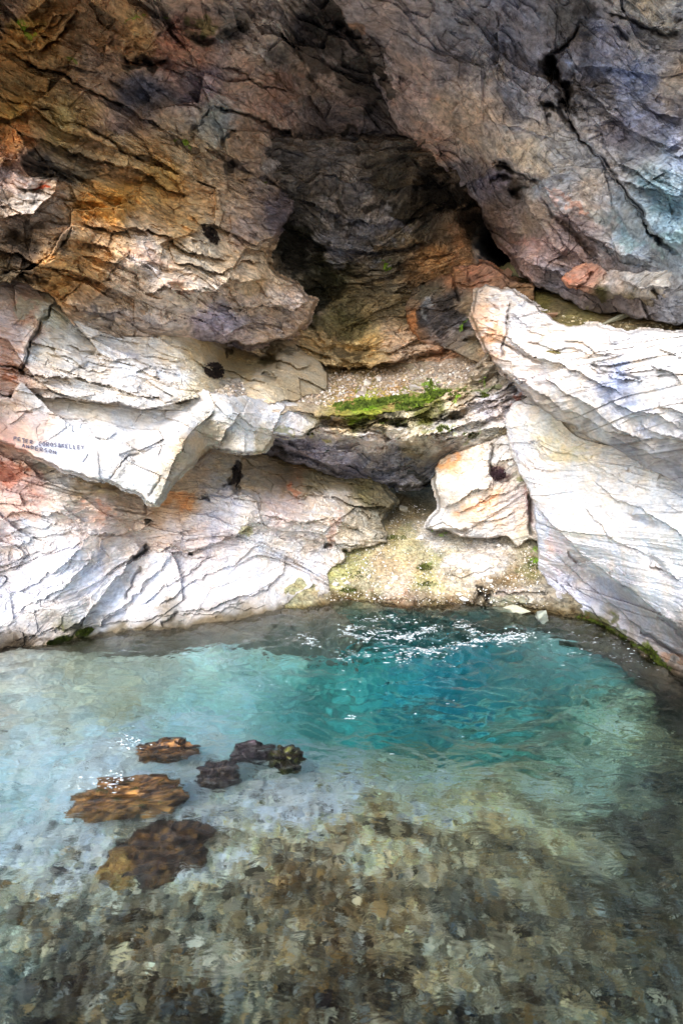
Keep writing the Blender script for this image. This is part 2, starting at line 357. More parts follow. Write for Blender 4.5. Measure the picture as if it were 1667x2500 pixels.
piece('cave_roof',
  [(-420,-420),(1000,-420),(1010,0),(1000,200),(1010,372),(960,400),(905,408),(850,410),(775,425),(722,490),(692,550),(648,612),(655,655),(700,685),(722,700),(762,735),(752,785),(692,826),(600,840),(480,828),(410,832),(330,832),(250,812),(178,792),(120,712),(60,690),(0,685),(-420,690)],
  [(0,690,4.9),(130,700,5.15),(300,820,6.0),(480,820,6.5),(640,840,7.2),(750,780,7.6),(755,735,7.4),(500,700,5.9),(350,650,5.5),(650,620,7.0),(500,580,6.0),(200,560,5.2),(60,450,4.5),(0,330,4.2),(0,560,4.75),(200,420,5.1),(400,480,5.6),(600,500,6.5),(700,420,7.0),(850,400,7.6),(300,300,4.9),(500,300,5.4),(700,300,6.1),(900,330,7.0),(0,200,4.1),(0,0,3.3),(300,0,3.4),(600,0,3.6),(800,0,3.9),(300,150,4.1),(600,150,4.5),(850,150,5.0),(900,250,5.85),(1000,370,6.9),(940,100,4.4),(-400,600,3.6),(-400,0,2.6),(1000,0,4.4),(300,-400,2.4),(900,-400,2.8),(-400,-400,2.0),(250,700,5.5),(450,760,6.1),(600,760,6.8)],
  [(60,80,'C49A58'),(10,20,'7A6450'),(-300,100,'7A6450'),(330,80,'BC9868'),(400,40,'6E6055'),(480,80,'7A6050'),(430,95,'98705E'),(250,180,'8A7868'),(60,200,'987E52'),(350,230,'55555E'),(300,300,'6A5A52'),(500,210,'807276'),(600,200,'8F7C70'),(640,70,'9A8E84'),(700,100,'4A4440'),(560,60,'605A56'),(780,60,'3C3634'),(820,300,'7A6A60'),(900,350,'7E7470'),(650,260,'8F7A70'),(530,290,'9AA0A0'),(590,330,'B09A84'),(680,400,'928C8A'),(470,380,'A89880'),(150,310,'A89464'),(300,390,'B8A078'),(30,300,'8A7440'),(100,400,'4A4440'),(200,400,'6A5C48'),(30,340,'E8A868'),(30,420,'EED2C6'),(60,500,'DCCCBC'),(53,600,'665646'),(130,560,'85705A'),(400,440,'C09C5C'),(300,500,'C8984A'),(240,520,'CC9A4C'),(450,560,'BC9C6C'),(420,500,'9C7C50'),(600,560,'8A7A72'),(690,530,'55505A'),(240,570,'DCB484'),(300,600,'ECCAA0'),(350,640,'ECDED4'),(230,640,'DCAA68'),(150,670,'B08850'),(480,620,'DCCCB4'),(560,640,'DCC4A4'),(640,640,'CCB494'),(330,700,'DCC4AC'),(450,720,'C0B0A0'),(600,720,'B0A094'),(520,790,'9C94A4'),(700,760,'A8988E'),(620,700,'BCA484'),(250,780,'B4A494'),(400,800,'B4A8A0'),(0,650,'7A6648'),(-300,500,'8A7058'),(850,380,'5A5458'),(740,440,'383430'),(950,200,'4A4440'),(950,380,'4A4440')],
  steps=[
   ([(0,300),(106,346),(213,383),(266,394),(351,420),(400,455),(470,480)],.16,26),
   ([(560,470),(452,432),(372,402),(298,368),(223,326),(133,278),(0,238)],.12,24),
   ([(505,255),(559,266),(638,293),(702,319),(734,362),(771,383),(834,404),(877,409),(908,404),(967,396),(1009,384)],.22,34),
   ([(0,96),(43,128),(101,122),(160,69),(186,21)],.20,40),
   ([(0,128),(106,164),(202,205),(277,245),(372,298),(441,340),(540,400)],.14,26),
   ([(340,495),(277,505),(229,505),(186,511),(176,543),(117,633),(85,660),(0,662)],.26,40),
   ([(0,540),(21,532),(96,511),(128,479),(149,431),(69,372),(43,319),(0,300)][::-1][::-1],.22,30),
   ([(181,621),(239,627),(287,648),(319,612)],.05,14),([(180,540),(260,560),(330,560),(399,575),(452,607),(511,617),(560,640)],.10,20),
   ([(404,600),(440,640),(500,650),(540,668),(590,640),(650,650)],.08,18),
   ([(340,720),(404,700),(452,706),(521,712),(559,680),(600,690),(660,675)],.13,22),
   ([(500,740),(560,752),(640,745),(718,754),(761,730)],.12,20),
   ([(150,740),(220,760),(300,765),(370,790),(450,780)],.10,16),
   ([(463,346),(532,367),(585,394),(640,410)],.10,20),([(480,309),(505,255)],.06,20),
   ([(560,330),(620,345),(690,380),(720,420)],.08,18),([(590,440),(650,430),(700,470)],.08,16),
   ([(298,138),(345,160),(404,145)],.12,24),([(404,170),(470,175),(530,215),(545,205)],.10,22),
   ([(420,110),(460,105),(480,70)],.10,20),([(230,130),(290,130),(330,90),(380,75)],.12,26),
   ([(360,180),(410,205),(500,250)],.08,20),([(560,110),(640,140),(700,215),(760,240),(800,300)],.16,26),
   ([(600,50),(660,60),(720,110),(760,190),(850,260)],.14,26),([(500,125),(560,135),(600,110)],.1,18),
   ([(600,180),(660,215),(720,230)],.10,20),([(740,300),(830,330),(930,320),(985,340)],.12,20),
   ([(0,60),(60,75),(130,60),(170,20)],.06,20),([(60,110),(110,90),(150,95)],.08,18)],
  cracks=[
   ([(505,257),(559,270),(638,297),(702,323),(734,366),(771,388),(834,409),(877,413)],.25,5),
   ([(505,255),(479,309),(463,346),(441,340)],.14,4),([(537,367),(555,340),(580,319)],.2,5),
   ([(85,662),(106,640),(149,665),(229,697)],.10,3.5),([(229,697),(260,690),(290,640),(319,612)],.05,3),
   ([(176,543),(160,600),(117,633)],.1,4),([(0,240),(106,270),(229,330),(370,400)],.14,5),
   ([(0,128),(106,166),(202,207),(277,247),(300,270)],.14,5),([(186,21),(170,60),(101,125)],.15,6),
   ([(0,662),(60,668),(120,690)],.15,6),([(820,40),(850,90),(900,150),(960,280)],.2,8),([(200,690),(140,740)],.05,3),
   ([(540,160),(600,180),(640,215),(700,225)],.12,4),([(463,590),(500,600),(511,617)],.1,4)],
  blobs=[(350,146,52,11,5,-.45),(372,223,70,40,20,-.22),(490,90,30,9,10,-.25),(620,330,14,9,0,-.1),(560,400,22,10,10,-.25),(805,340,45,14,-5,-.25),(745,440,40,25,-20,-.25),
         (770,250,30,20,0,-.2),(570,76,26,20,0,-.2),(512,575,26,10,50,-.12),(60,440,90,60,-10,.12),(280,600,140,60,10,.18),(560,690,120,50,0,.15),
         (52,600,60,45,0,-.2),(130,360,60,24,20,-.2),(300,440,70,18,15,-.15),(640,120,20,30,0,.1),(60,70,90,50,-10,.15),(440,130,35,22,0,.12),(610,570,80,40,20,.1)],
  stains_shade=[(101,468,26,11,0,'E8602C',.95,.15),(350,146,50,11,5,'1E1B18',.9),(745,440,50,28,-20,'26241A',.8,.5),(805,335,50,12,-5,'26281A',.8,.5),(790,90,70,90,20,'2A2622',.75,.7),(570,80,30,22,0,'3A3424',.7,.6),  # darkest ovals sit in the carved hollows: their shade, painted
          (870,190,60,90,-30,'332E2A',.7,.7),(490,55,30,18,10,'5E6428',.6,.5),(480,95,40,10,10,'3A3828',.7,.4),(120,400,80,20,25,'2E2C2A',.7,.6),(500,340,40,12,20,'9CA8AC',.5),(60,55,50,22,0,'A8A458',.45),(30,600,60,40,0,'5C4C3E',.5,.5),
          (690,210,60,40,20,'9A6E58',.4,.6),(800,480,50,50,0,'1F1D19',.7,.6),(345,620,60,22,10,'F0C09C',.6,.5),(300,780,90,14,10,'7E7A80',.5,.7),(640,790,60,12,-5,'6E6A78',.45,.6),(560,400,26,10,0,'201E1C',.8,.3),(430,700,40,12,0,'E8B898',.5)],  # violet-grey streaks below the bulge: underside shade put into the colour
  ang=23, sat=.95, refD=5.6, fac=(.8,.30), famp=(.16,.075), layer=(.24,.085,.036), lamp=(.09,.045,.018),
  lean=.5, gain=(3.2,330,1.95,640), sgain=1.7, amp=1.6, rim=.9, rimw=12, seed=3, mat=M_roof, cvar=.30, facx=1.7)

piece('cave_roof_slope',
  [(790,-420),(2500,-420),(2500,800),(1667,786),(1606,788),(1527,768),(1462,760),(1407,746),(1375,724),(1331,706),(1281,670),(1250,624),(1222,585),(1175,510),(1130,462),(1060,410),(1000,345),(955,290),(905,180),(860,70),(800,0)],
  [(800,0,3.8),(900,150,5.0),(960,300,6.1),(1060,410,6.9),(1130,470,7.5),(1230,590,7.7),(1300,660,7.2),(1400,720,6.6),(1500,750,6.0),(1667,770,5.0),(1667,600,4.6),(1667,400,4.1),(1667,200,3.65),(1667,0,3.1),(1400,0,3.3),(1200,0,3.5),(1000,0,3.65),(1200,200,4.5),(1400,200,4.2),(1200,350,5.5),(1400,400,5.1),(1300,500,6.2),(1500,550,5.6),(1450,600,6.1),(1050,250,5.3),(1980,600,3.6),(1980,0,2.4),(2500,500,2.7),(2500,0,2.0),(2500,-400,1.7),(1400,-400,2.3),(800,-400,2.7),(1980,-400,1.9)],
  [(1000,80,'80736E'),(1100,60,'706C6E'),(1250,60,'5E5C64'),(1200,150,'5C5C66'),(1100,150,'6E686C'),(900,60,'806E64'),(950,150,'927E74'),(1000,220,'A2887A'),(1100,280,'A8907A'),(1150,300,'B89E84'),(1060,340,'AE8E7C'),(1250,250,'64646E'),(1350,150,'5E5C66'),(1400,60,'4E4A46'),(1500,100,'7C7C8C'),(1580,50,'ACA496'),(1550,200,'7C86A0'),(1640,220,'CCBCAE'),(1500,320,'64606C'),(1600,300,'70748A'),(1450,250,'625E60'),(1200,370,'D0BEAC'),(1300,390,'E8DED4'),(1400,400,'DCD8D6'),(1350,450,'C0C8D6'),(1450,480,'CCC0B8'),(1500,500,'98A2A8'),(1600,450,'74868E'),(1640,520,'6A8894'),(1560,560,'88969C'),(1400,560,'98807A'),(1300,540,'8E7C6C'),(1250,450,'50463E'),(1200,440,'888096'),(1150,430,'706A70'),(1200,560,'6E5C54'),(1300,620,'B8968E'),(1400,620,'8A7068'),(1250,590,'8E7470'),(1350,680,'7A7278'),(1500,720,'5A4C44'),(1900,300,'6A6C7A'),(1400,-300,'605C60')],
  steps=[
   ([(1667,612),(1600,585),(1540,500),(1480,410),(1430,345),(1395,300),(1378,250),(1345,180),(1385,120),(1420,40)][::-1],.20,46),
   ([(1310,430),(1335,470),(1390,535),(1450,590),(1520,620),(1600,655)],.16,30),
   ([(1100,470),(1150,440),(1210,400),(1270,420),(1330,445)],.14,24),
   ([(1230,560),(1200,480),(1170,440)][::-1],.10,22),
   ([(1000,120),(1080,190),(1130,230),(1210,300),(1290,320),(1380,350)],.07,22),
   ([(1380,150),(1460,250),(1560,330),(1667,370)],.10,24),
   ([(1520,20),(1580,60),(1620,80),(1667,60)],.14,24),
   ([(900,120),(960,210),(1010,260),(1070,350),(1180,440)],.10,24),
   ([(1220,20),(1210,90),(1220,160),(1240,220)],.05,20),
   ([(1560,240),(1590,270),(1667,290)],.12,24),([(1480,430),(1540,450),(1620,470),(1667,480)],.10,20),
   ([(1230,620),(1300,650),(1360,660),(1400,690)],.10,20),([(1340,540),(1380,600),(1440,650)],.08,18),
   ([(1270,480),(1320,560),(1370,620)],.09,18),([(1160,520),(1210,560),(1280,570)],.10,20)],
  cracks=[
   ([(1420,40),(1385,110),(1350,130),(1345,165),(1372,200),(1385,250),(1395,300),(1430,345),(1480,400),(1540,490),(1600,590),(1667,615)],.26,5.5),
   ([(1335,130),(1350,165),(1365,195)],.25,12),
   ([(1390,190),(1385,235),(1375,255)],.20,12),
   ([(1325,255),(1360,262),(1380,290),(1410,325)],.22,8),
   ([(1200,395),(1225,395),(1260,420),(1310,440)],.2,9),([(1215,435),(1240,432)],.2,12),([(1240,470),(1290,455),(1320,430)],.15,10),
   ([(860,70),(890,140),(905,150)],.3,10),([(1310,470),(1390,560),(1420,590),(1460,640)],.14,6),
   ([(1480,30),(1560,60),(1610,90),(1667,85)],.15,5),([(1500,60),(1530,100)],.12,8)],
  blobs=[(1345,160,22,22,0,-.25),(1225,400,26,12,15,-.2),(1222,437,20,10,0,-.2),(1260,470,30,12,-20,-.18),(1640,220,50,28,10,.22),(1590,20,80,40,10,.2),(1300,400,90,40,15,.12),(1450,250,80,60,40,.1),(1150,180,80,60,20,.1),(1620,440,60,40,20,.12),(1320,640,60,18,30,.12)],
  stains_shade=[(1345,165,26,40,20,'181412',.9,.5),(1385,240,22,50,-25,'231C16',.85,.5),(1225,400,32,13,15,'16130F',.92,.4),(1222,437,22,12,0,'16130F',.9,.3),(1265,470,34,14,-25,'1E1914',.85,.5),(1342,262,26,8,15,'141210',.9,.3),(1620,475,70,26,30,'5A8A9C',.4,.7),(1460,530,70,16,35,'8CA8B4',.4,.8),(1640,590,50,20,25,'5A8A86',.3,.6),(1560,590,60,18,35,'8EB8C0',.4,.8),  # near-black spots deepen the carved hollows with painted shade
          (1190,250,40,120,-5,'BEB4AC',.35,.9),(1450,440,90,14,35,'F0E8E4',.6,.7),(1310,380,80,18,12,'F0E6DA',.6,.6),(1520,200,90,22,30,'A8B4D4',.5,.9),(1560,290,80,16,30,'B4BEDC',.45,.9),(1290,600,40,14,20,'C49890',.5,.5),(910,150,12,18,20,'0E0D0C',.9,.3),(880,60,30,14,20,'A87440',.5,.5),(1440,30,40,30,0,'2A2420',.7,.5),(1380,490,60,8,30,'D89878',.45,.7)],
  refD=5.6, sat=.72, dash=.3, tint=(.96,.99,1.05), lean=.5, gain=(2.9,250,1.9,600), sgain=1.5, ang=37, amp=1.3, rim=.9, rimw=12, seed=17, mat=M_roof, cvar=.30, layer=(.26,.09,.035), lamp=(.05,.030,.014), famp=(.12,.05))

piece('cave_back_wall',
  [(560,340),(1450,340),(1450,1000),(1200,1000),(560,1000)],
  [(700,600,8.5),(850,430,7.9),(1000,420,7.9),(900,600,8.9),(1100,520,8.4),(1200,600,10.2),(1240,640,10.8),(800,750,8.9),(900,850,8.75),(700,880,8.4),(1050,880,8.7),(1050,700,8.8),(1150,760,8.3),(1000,640,8.9),(950,760,8.8),(640,860,8.2),(1400,700,9.0),(1100,620,8.9),(600,950,8.4),(1100,950,8.7),(1160,640,8.6),(1240,560,10)],
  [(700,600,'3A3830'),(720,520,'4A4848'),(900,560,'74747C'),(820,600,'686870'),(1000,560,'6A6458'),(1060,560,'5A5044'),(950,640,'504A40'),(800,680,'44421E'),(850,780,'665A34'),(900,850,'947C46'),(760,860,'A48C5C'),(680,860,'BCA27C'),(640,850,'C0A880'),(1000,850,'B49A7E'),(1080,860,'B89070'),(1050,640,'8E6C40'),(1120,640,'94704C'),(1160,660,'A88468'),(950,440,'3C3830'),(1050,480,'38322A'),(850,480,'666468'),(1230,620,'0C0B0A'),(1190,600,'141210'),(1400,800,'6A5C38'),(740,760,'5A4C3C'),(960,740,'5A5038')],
  steps=[([(650,860),(720,870),(800,895),(880,900),(960,885),(1000,860)][::-1][::-1],.25,26),([(800,880),(900,895),(1000,870),(1090,850)],.15,22),
   ([(720,480),(800,520),(900,545),(1000,535),(1100,500)],.14,20),([(700,560),(780,600),(900,620),(1000,605),(1080,570)],.14,20),([(760,640),(850,665),(950,660),(1040,620)],.10,18),([(830,690),(900,690),(990,650)],.1,18),
   ([(650,700),(700,740),(760,790),(800,850)],.1,20),([(860,440),(950,470),(1050,450)],.12,18),([(770,420),(850,440),(920,430)],.10,16)],
  cracks=[([(660,862),(740,885),(810,905),(900,905)],.3,6),([(1175,540),(1195,590),(1230,640),(1280,680)],.5,22),([(1010,880),(1080,865),(1100,850)],.3,8)],
  blobs=[(1215,610,45,50,40,-.8),(850,860,60,14,0,-.2),(1180,610,26,30,0,-.4),(780,560,60,30,10,.12),(950,830,80,22,-5,.15)],
  stains_shade=[(700,600,60,60,20,'12120C',.85,.5),(760,700,60,80,20,'14140A',.8,.55),(1090,470,70,40,20,'100E0C',.9,.5),(1150,540,40,40,40,'0E0D0B',.85,.5),(850,600,60,30,5,'9094A4',.6,.7),(940,555,70,22,5,'A4A8B8',.6,.8),(760,600,50,30,20,'14140E',.85,.6),(740,560,40,22,0,'1A1C0E',.8,.6),(800,700,50,60,20,'1A1A0C',.75,.6),(900,500,60,14,8,'1C1A16',.8,.7),(850,540,50,10,10,'1C1A16',.7,.8),(1000,520,70,16,-15,'1E1B16',.8,.7),(1080,500,50,20,-10,'191612',.8,.6),(960,600,90,10,-8,'1E1B14',.7,.9),(870,590,60,12,8,'8A8E9C',.6,.7),(950,560,60,10,-10,'9090A0',.55,.8),(820,520,40,12,10,'7C7E8A',.5,.6),(1215,600,50,60,40,'080706',.97,.2),(820,790,80,30,-5,'4E4824',.6,.8),(850,870,60,14,0,'2A2210',.7,.5),(990,590,60,8,-12,'A08A70',.5,.7),(880,650,60,6,0,'8C8C94',.5,.9),(1010,580,30,8,-15,'B0A898',.5,.5)],  # black oval at the cleft is painted shade
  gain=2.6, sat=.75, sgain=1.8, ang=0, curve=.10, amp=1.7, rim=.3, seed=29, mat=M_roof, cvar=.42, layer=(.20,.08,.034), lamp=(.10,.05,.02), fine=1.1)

piece('rock_buttress',
  [(990,745),(1010,705),(1060,685),(1095,672),(1105,650),(1140,645),(1170,640),(1200,650),(1240,680),(1300,700),(1300,860),(1230,900),(1150,880),(1104,852),(1046,838),(1012,824),(1000,780)],
  [(1000,750,8.4),(1100,700,8.1),(1200,690,7.7),(1100,840,8.1),(1200,850,7.4),(1300,720,7.2),(1010,820,8.35),(1150,660,8.1)],
  [(1000,740,'A08870'),(1040,720,'6A665A'),(1060,780,'55555E'),(1090,740,'4A4648'),(1020,800,'A88060'),(1110,780,'6A6870'),(1140,750,'B09C84'),(1130,820,'A8A09C'),(1110,660,'C09070'),(1160,660,'CC9C88'),(1190,690,'C09880'),(1150,840,'A8987C'),(1230,860,'B09070'),(1280,720,'A08060')],
  steps=[([(1000,760),(1030,750),(1080,760),(1130,740)],.06,14),([(1104,800),(1150,805),(1190,810)],.10,14),([(1105,690),(1150,700),(1200,690)],.08,14)],
  cracks=[([(1100,650),(1105,700),(1130,740)],.12,4),([(1140,650),(1145,690)],.1,3),([(1130,830),(1180,840),(1230,830)],.15,5)],
  stains_shade=[(1050,790,30,26,0,'2C2A2C',.7,.7),(1055,760,14,26,0,'A8AEB8',.6,.6),(1100,760,20,40,0,'26221F',.6,.8),(1015,800,10,26,20,'C48450',.6,.4)],
  ang=-15, amp=.9, rim=.9, rimw=9, seed=37, mat=M_roof, cvar=.45, rough_edge=8)

piece('upper_wall',
  [(-420,640),(0,660),(110,680),(190,770),(480,790),(640,810),(700,835),(790,890),(800,960),(700,975),(640,992),(440,1005),(340,990),(0,960),(-420,960)],
  [(0,680,5.25),(0,800,5.15),(100,750,5.35),(110,690,5.5),(250,900,5.65),(440,960,5.95),(480,850,6.5),(600,880,7.6),(560,910,7.1),(640,930,6.9),(700,880,7.7),(700,940,7.0),(300,800,6.2),(150,840,5.4),(500,940,6.2),(-400,800,3.9),(0,950,5.0),(600,830,8.0)],
  [(30,720,'DCBCA4'),(20,790,'DCC0B4'),(50,840,'DCC4B8'),(0,870,'DCB094'),(20,900,'D0A080'),(60,760,'D09870'),(120,760,'CCC8B0'),(110,860,'DAD4C6'),(200,800,'E0DCD4'),(300,860,'E4E0DE'),(200,900,'E6DED2'),(400,900,'E6E4E4'),(330,940,'E4DED8'),(430,850,'DCCCB0'),(500,850,'CCB078'),(560,870,'B89C5C'),(600,900,'BCA060'),(640,880,'6E5C30'),(600,830,'7A6A60'),(520,920,'D4C29A'),(640,950,'D4C09C'),(700,900,'C4B494'),(700,940,'B4A078'),(-300,800,'D0B090')],
  steps=[([(53,915),(120,920),(213,928),(280,945),(340,965),(441,985)],.12,22),([(48,900),(55,860),(75,830),(110,760),(150,720)],.10,30),([(110,860),(170,870),(215,905),(290,900)],.05,14),
   ([(480,885),(540,905),(600,925),(660,930)][::-1][::-1],.10,16),([(150,840),(230,860),(330,900),(440,950)],.06,20),([(240,880),(330,880),(420,905)],.05,12),([(340,860),(400,870),(440,890)],.05,12),
   ([(0,900),(30,905),(50,915)],.10,10),([(660,870),(690,890),(760,900)],.12,18)],
  cracks=[([(0,895),(50,900),(60,918)],.14,4),([(50,915),(70,850),(100,800),(130,740)],.1,4),([(640,905),(680,925)],.2,6),([(560,835),(620,850),(670,880)],.2,10)],
  blobs=[(600,870,70,30,25,-.30),(640,850,40,18,20,-.3),(570,850,14,22,20,-.12),(300,900,160,50,12,.10)],
  stains_shade=[(565,848,9,14,20,'231A14',.85,.5),(20,905,22,9,10,'C06C38',.55,.4),(645,885,22,20,0,'4A4018',.7,.6),(300,870,50,12,10,'A8A8B8',.4,.8),(60,750,30,10,-40,'B8C0A8',.5,.5),(700,850,40,14,10,'3C3020',.6,.5),(560,830,60,14,0,'A89888',.7,.4)],
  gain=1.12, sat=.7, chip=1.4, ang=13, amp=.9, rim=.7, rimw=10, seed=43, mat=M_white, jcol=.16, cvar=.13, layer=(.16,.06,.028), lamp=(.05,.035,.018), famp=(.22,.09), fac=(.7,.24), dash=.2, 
  ampf=[(0,800,1),(300,900,1.2),(600,880,.5),(500,850,.7),(100,800,1.2)])

# lower left wall, from the slab down into the water
piece('cave_wall',
  [(-420,980),(300,1020),(700,1050),(800,1110),(880,1130),(930,1185),(956,1222),(940,1255),(935,1290),(944,1320),(905,1338),(886,1338),(835,1345),(832,1376),(800,1400),(806,1438),(790,1480),(860,1560),(860,1700),(-420,1950)],
  [(0,1585,5.25),(200,1562,5.5),(400,1535,5.78),(600,1506,6.15),(770,1482,6.5),(0,1400,5.5),(0,1230,5.35),(0,1100,5.4),(400,1400,6.3),(350,1270,6.25),(700,1400,6.95),(800,1350,7.25),(560,1310,6.6),(620,1200,6.9),(450,1340,6.4),(250,1260,5.75),(120,1190,5.45),(700,1250,7.0),(800,1240,7.4),(920,1230,8.0),(920,1320,7.6),(700,1140,8.4),(850,1160,8.7),(300,1140,6.3),(500,1120,7.2),(-400,1800,4.0),(-400,1300,4.2),(0,1750,4.8),(400,1680,5.3),(800,1600,6.0),(150,1440,5.45),(300,1480,5.95),(230,1330,5.75)],
  [(20,1110,'DCB0A0'),(20,1150,'ECC0AC'),(60,1130,'E4B8A0'),(80,1180,'EABCAC'),(0,1240,'E4C8BC'),(0,1190,'E4B8AC'),(120,1140,'DCD0BC'),(160,1170,'E0D4C8'),(250,1240,'F2CCB8'),(230,1180,'D8B478'),(300,1160,'BC9858'),(320,1220,'DCB894'),(420,1220,'E0A868'),(450,1190,'D4AC78'),(560,1230,'D4CCD0'),(500,1290,'E0D0D0'),(600,1260,'D4CCC8'),(620,1190,'B49A70'),(560,1140,'CCB080'),(700,1120,'A48E60'),(850,1150,'8A7C50'),(780,1170,'B09C6C'),(900,1200,'7A7040'),(720,1160,'B89060'),(690,1230,'D8C0B8'),(800,1260,'DCD0C4'),(880,1290,'C0B49C'),(920,1270,'8E8670'),(930,1230,'6A6040'),(760,1300,'D8CCC4'),(650,1330,'E0DEE0'),(100,1300,'DEDCE0'),(200,1400,'DEDCE4'),(400,1420,'E2E0E6'),(600,1420,'E4E0E6'),(750,1400,'E8E4E6'),(60,1460,'D8D8E2'),(100,1540,'A8A09C'),(0,1500,'E0DCE0'),(300,1500,'DEDCE0'),(0,1585,'6A6054'),(200,1560,'6A6448'),(400,1535,'908678'),(600,1506,'A49C90'),(770,1482,'A89C88'),(400,1620,'7A7868'),(-300,1400,'D8D4D8'),(700,1600,'8A9088')],
  steps=[
   ([(0,1110),(60,1120),(90,1160),(130,1185),(180,1190),(250,1195),(330,1180)][::-1],.10,24),
   ([(0,1268),(60,1245),(110,1260),(150,1250),(200,1285),(240,1305),(290,1300),(350,1290),(400,1270)],.14,30),
   ([(80,1160),(140,1150),(200,1175),(250,1170)],.06,14),
   ([(390,1320),(450,1345),(480,1340),(530,1325),(580,1300),(640,1270)],.16,30),
   ([(455,1215),(520,1215),(580,1205),(630,1210)][::-1],.10,22),
   ([(625,1260),(640,1240),(636,1210),(610,1200)][::-1],.08,20),
   ([(355,1330),(400,1355),(420,1340),(432,1348),(470,1365),(530,1360)],.08,14),
   ([(355,1330),(330,1360),(280,1420),(230,1480),(150,1550)][::-1],.20,46),
   ([(225,1300),(180,1340),(60,1360),(20,1400)][::-1],.04,18),
   ([(430,1345),(380,1400),(330,1450),(270,1500),(240,1530)][::-1],.09,26),
   ([(540,1350),(450,1400),(400,1440),(330,1480)][::-1],.06,20),
   ([(640,1330),(560,1380),(440,1440),(380,1490)][::-1],.06,18),
   ([(700,1360),(690,1390),(650,1440),(560,1470),(420,1500)][::-1],.08,20),
   ([(760,1400),(770,1420),(730,1450),(700,1480)][::-1],.10,18),
   ([(0,1310),(60,1290),(110,1295),(150,1270)],.04,12),([(0,1340),(50,1330),(120,1310),(170,1300)],.04,12),
   ([(0,1450),(60,1440),(120,1400),(170,1370),(210,1330)],.05,16),([(30,1500),(100,1470),(170,1420),(230,1350)],.05,16),
   ([(640,1120),(720,1140),(800,1160),(880,1190)][::-1][::-1],.12,20),([(560,1100),(640,1150),(740,1170),(820,1200)],.10,20),
   ([(660,1150),(700,1185),(760,1190),(800,1215)],.10,16),([(690,1200),(740,1215),(750,1190)],.1,16),([(640,1255),(720,1275),(800,1270),(880,1290)],.10,18),
   ([(720,1310),(800,1325),(860,1335),(900,1330)],.12,16),([(850,1240),(900,1260),(935,1260)],.10,14),([(840,1200),(890,1230),(930,1235)],.1,14),
   ([(20,1570),(100,1545),(200,1530),(330,1515),(400,1505),(560,1490),(700,1475)][::-1][::-1],.04,14)],
  cracks=[([(355,1330),(360,1345),(330,1370)],.2,6),([(455,1345),(470,1352)],.15,6),([(490,1215),(510,1218)],.15,5),([(355,1280),(370,1275)],.15,5),([(790,1330),(815,1330)],.2,7),
          ([(270,1245),(360,1250),(350,1230)],.06,3),([(560,1165),(580,1190),(575,1210)],.15,7),([(350,1385),(330,1420),(300,1460)],.06,4),([(395,1525),(440,1495)],.06,4)],
  blobs=[(250,1235,140,40,12,.10),(540,1270,110,40,-12,.12),(750,1260,90,30,10,.10),(720,1175,40,24,60,.12),(180,1380,140,60,-50,.12),(560,1400,180,60,-25,.06),(300,1150,120,22,10,-.2)],
  stains_shade=[(60,1245,60,20,10,'F0C0A8',.5,.5),(250,1250,40,14,20,'F4B898',.7,.5),(30,1150,40,26,0,'E08864',.5,.6),(715,1190,16,10,60,'D8906C',.7,.4),(820,1290,14,40,0,'D8946C',.35,.6),(595,1300,24,12,-30,'A8A04C',.6,.5),(575,1170,14,26,15,'1E1612',.9,.5),(497,1217,26,6,0,'2A221C',.8,.4),(365,1277,14,5,-15,'1E1814',.9,.3),
          (205,1540,22,10,-20,'3E4A18',.85,.5),(150,1560,26,10,-10,'4A5420',.7,.5),(240,1350,50,18,-55,'B8BCD0',.5,.8),(350,1540,60,8,-8,'5A5440',.7,.4),(60,1575,60,12,-12,'4E443A',.8,.4),(730,1478,50,5,-5,'5A4A2C',.8,.4),(420,1215,50,20,0,'E89C54',.5,.6),(560,1000,10,10,0,'FFFFFF',0)],
  angpts=[(0,1100,10),(300,1200,10),(0,1240,10),(200,1450,-33),(400,1450,-33),(600,1420,-33),(0,1500,-33),(700,1250,10),(850,1150,10),(900,1300,10)], anchor=(350,1320), sat=.72,
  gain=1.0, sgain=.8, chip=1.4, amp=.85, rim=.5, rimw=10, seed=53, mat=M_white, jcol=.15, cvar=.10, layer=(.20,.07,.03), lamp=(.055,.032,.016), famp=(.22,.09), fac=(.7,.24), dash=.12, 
  ampf=[(0,1500,.5),(400,1450,.38),(700,1420,.42),(300,1200,.9),(800,1250,1.4),(700,1120,1.0),(900,1200,1.3)])

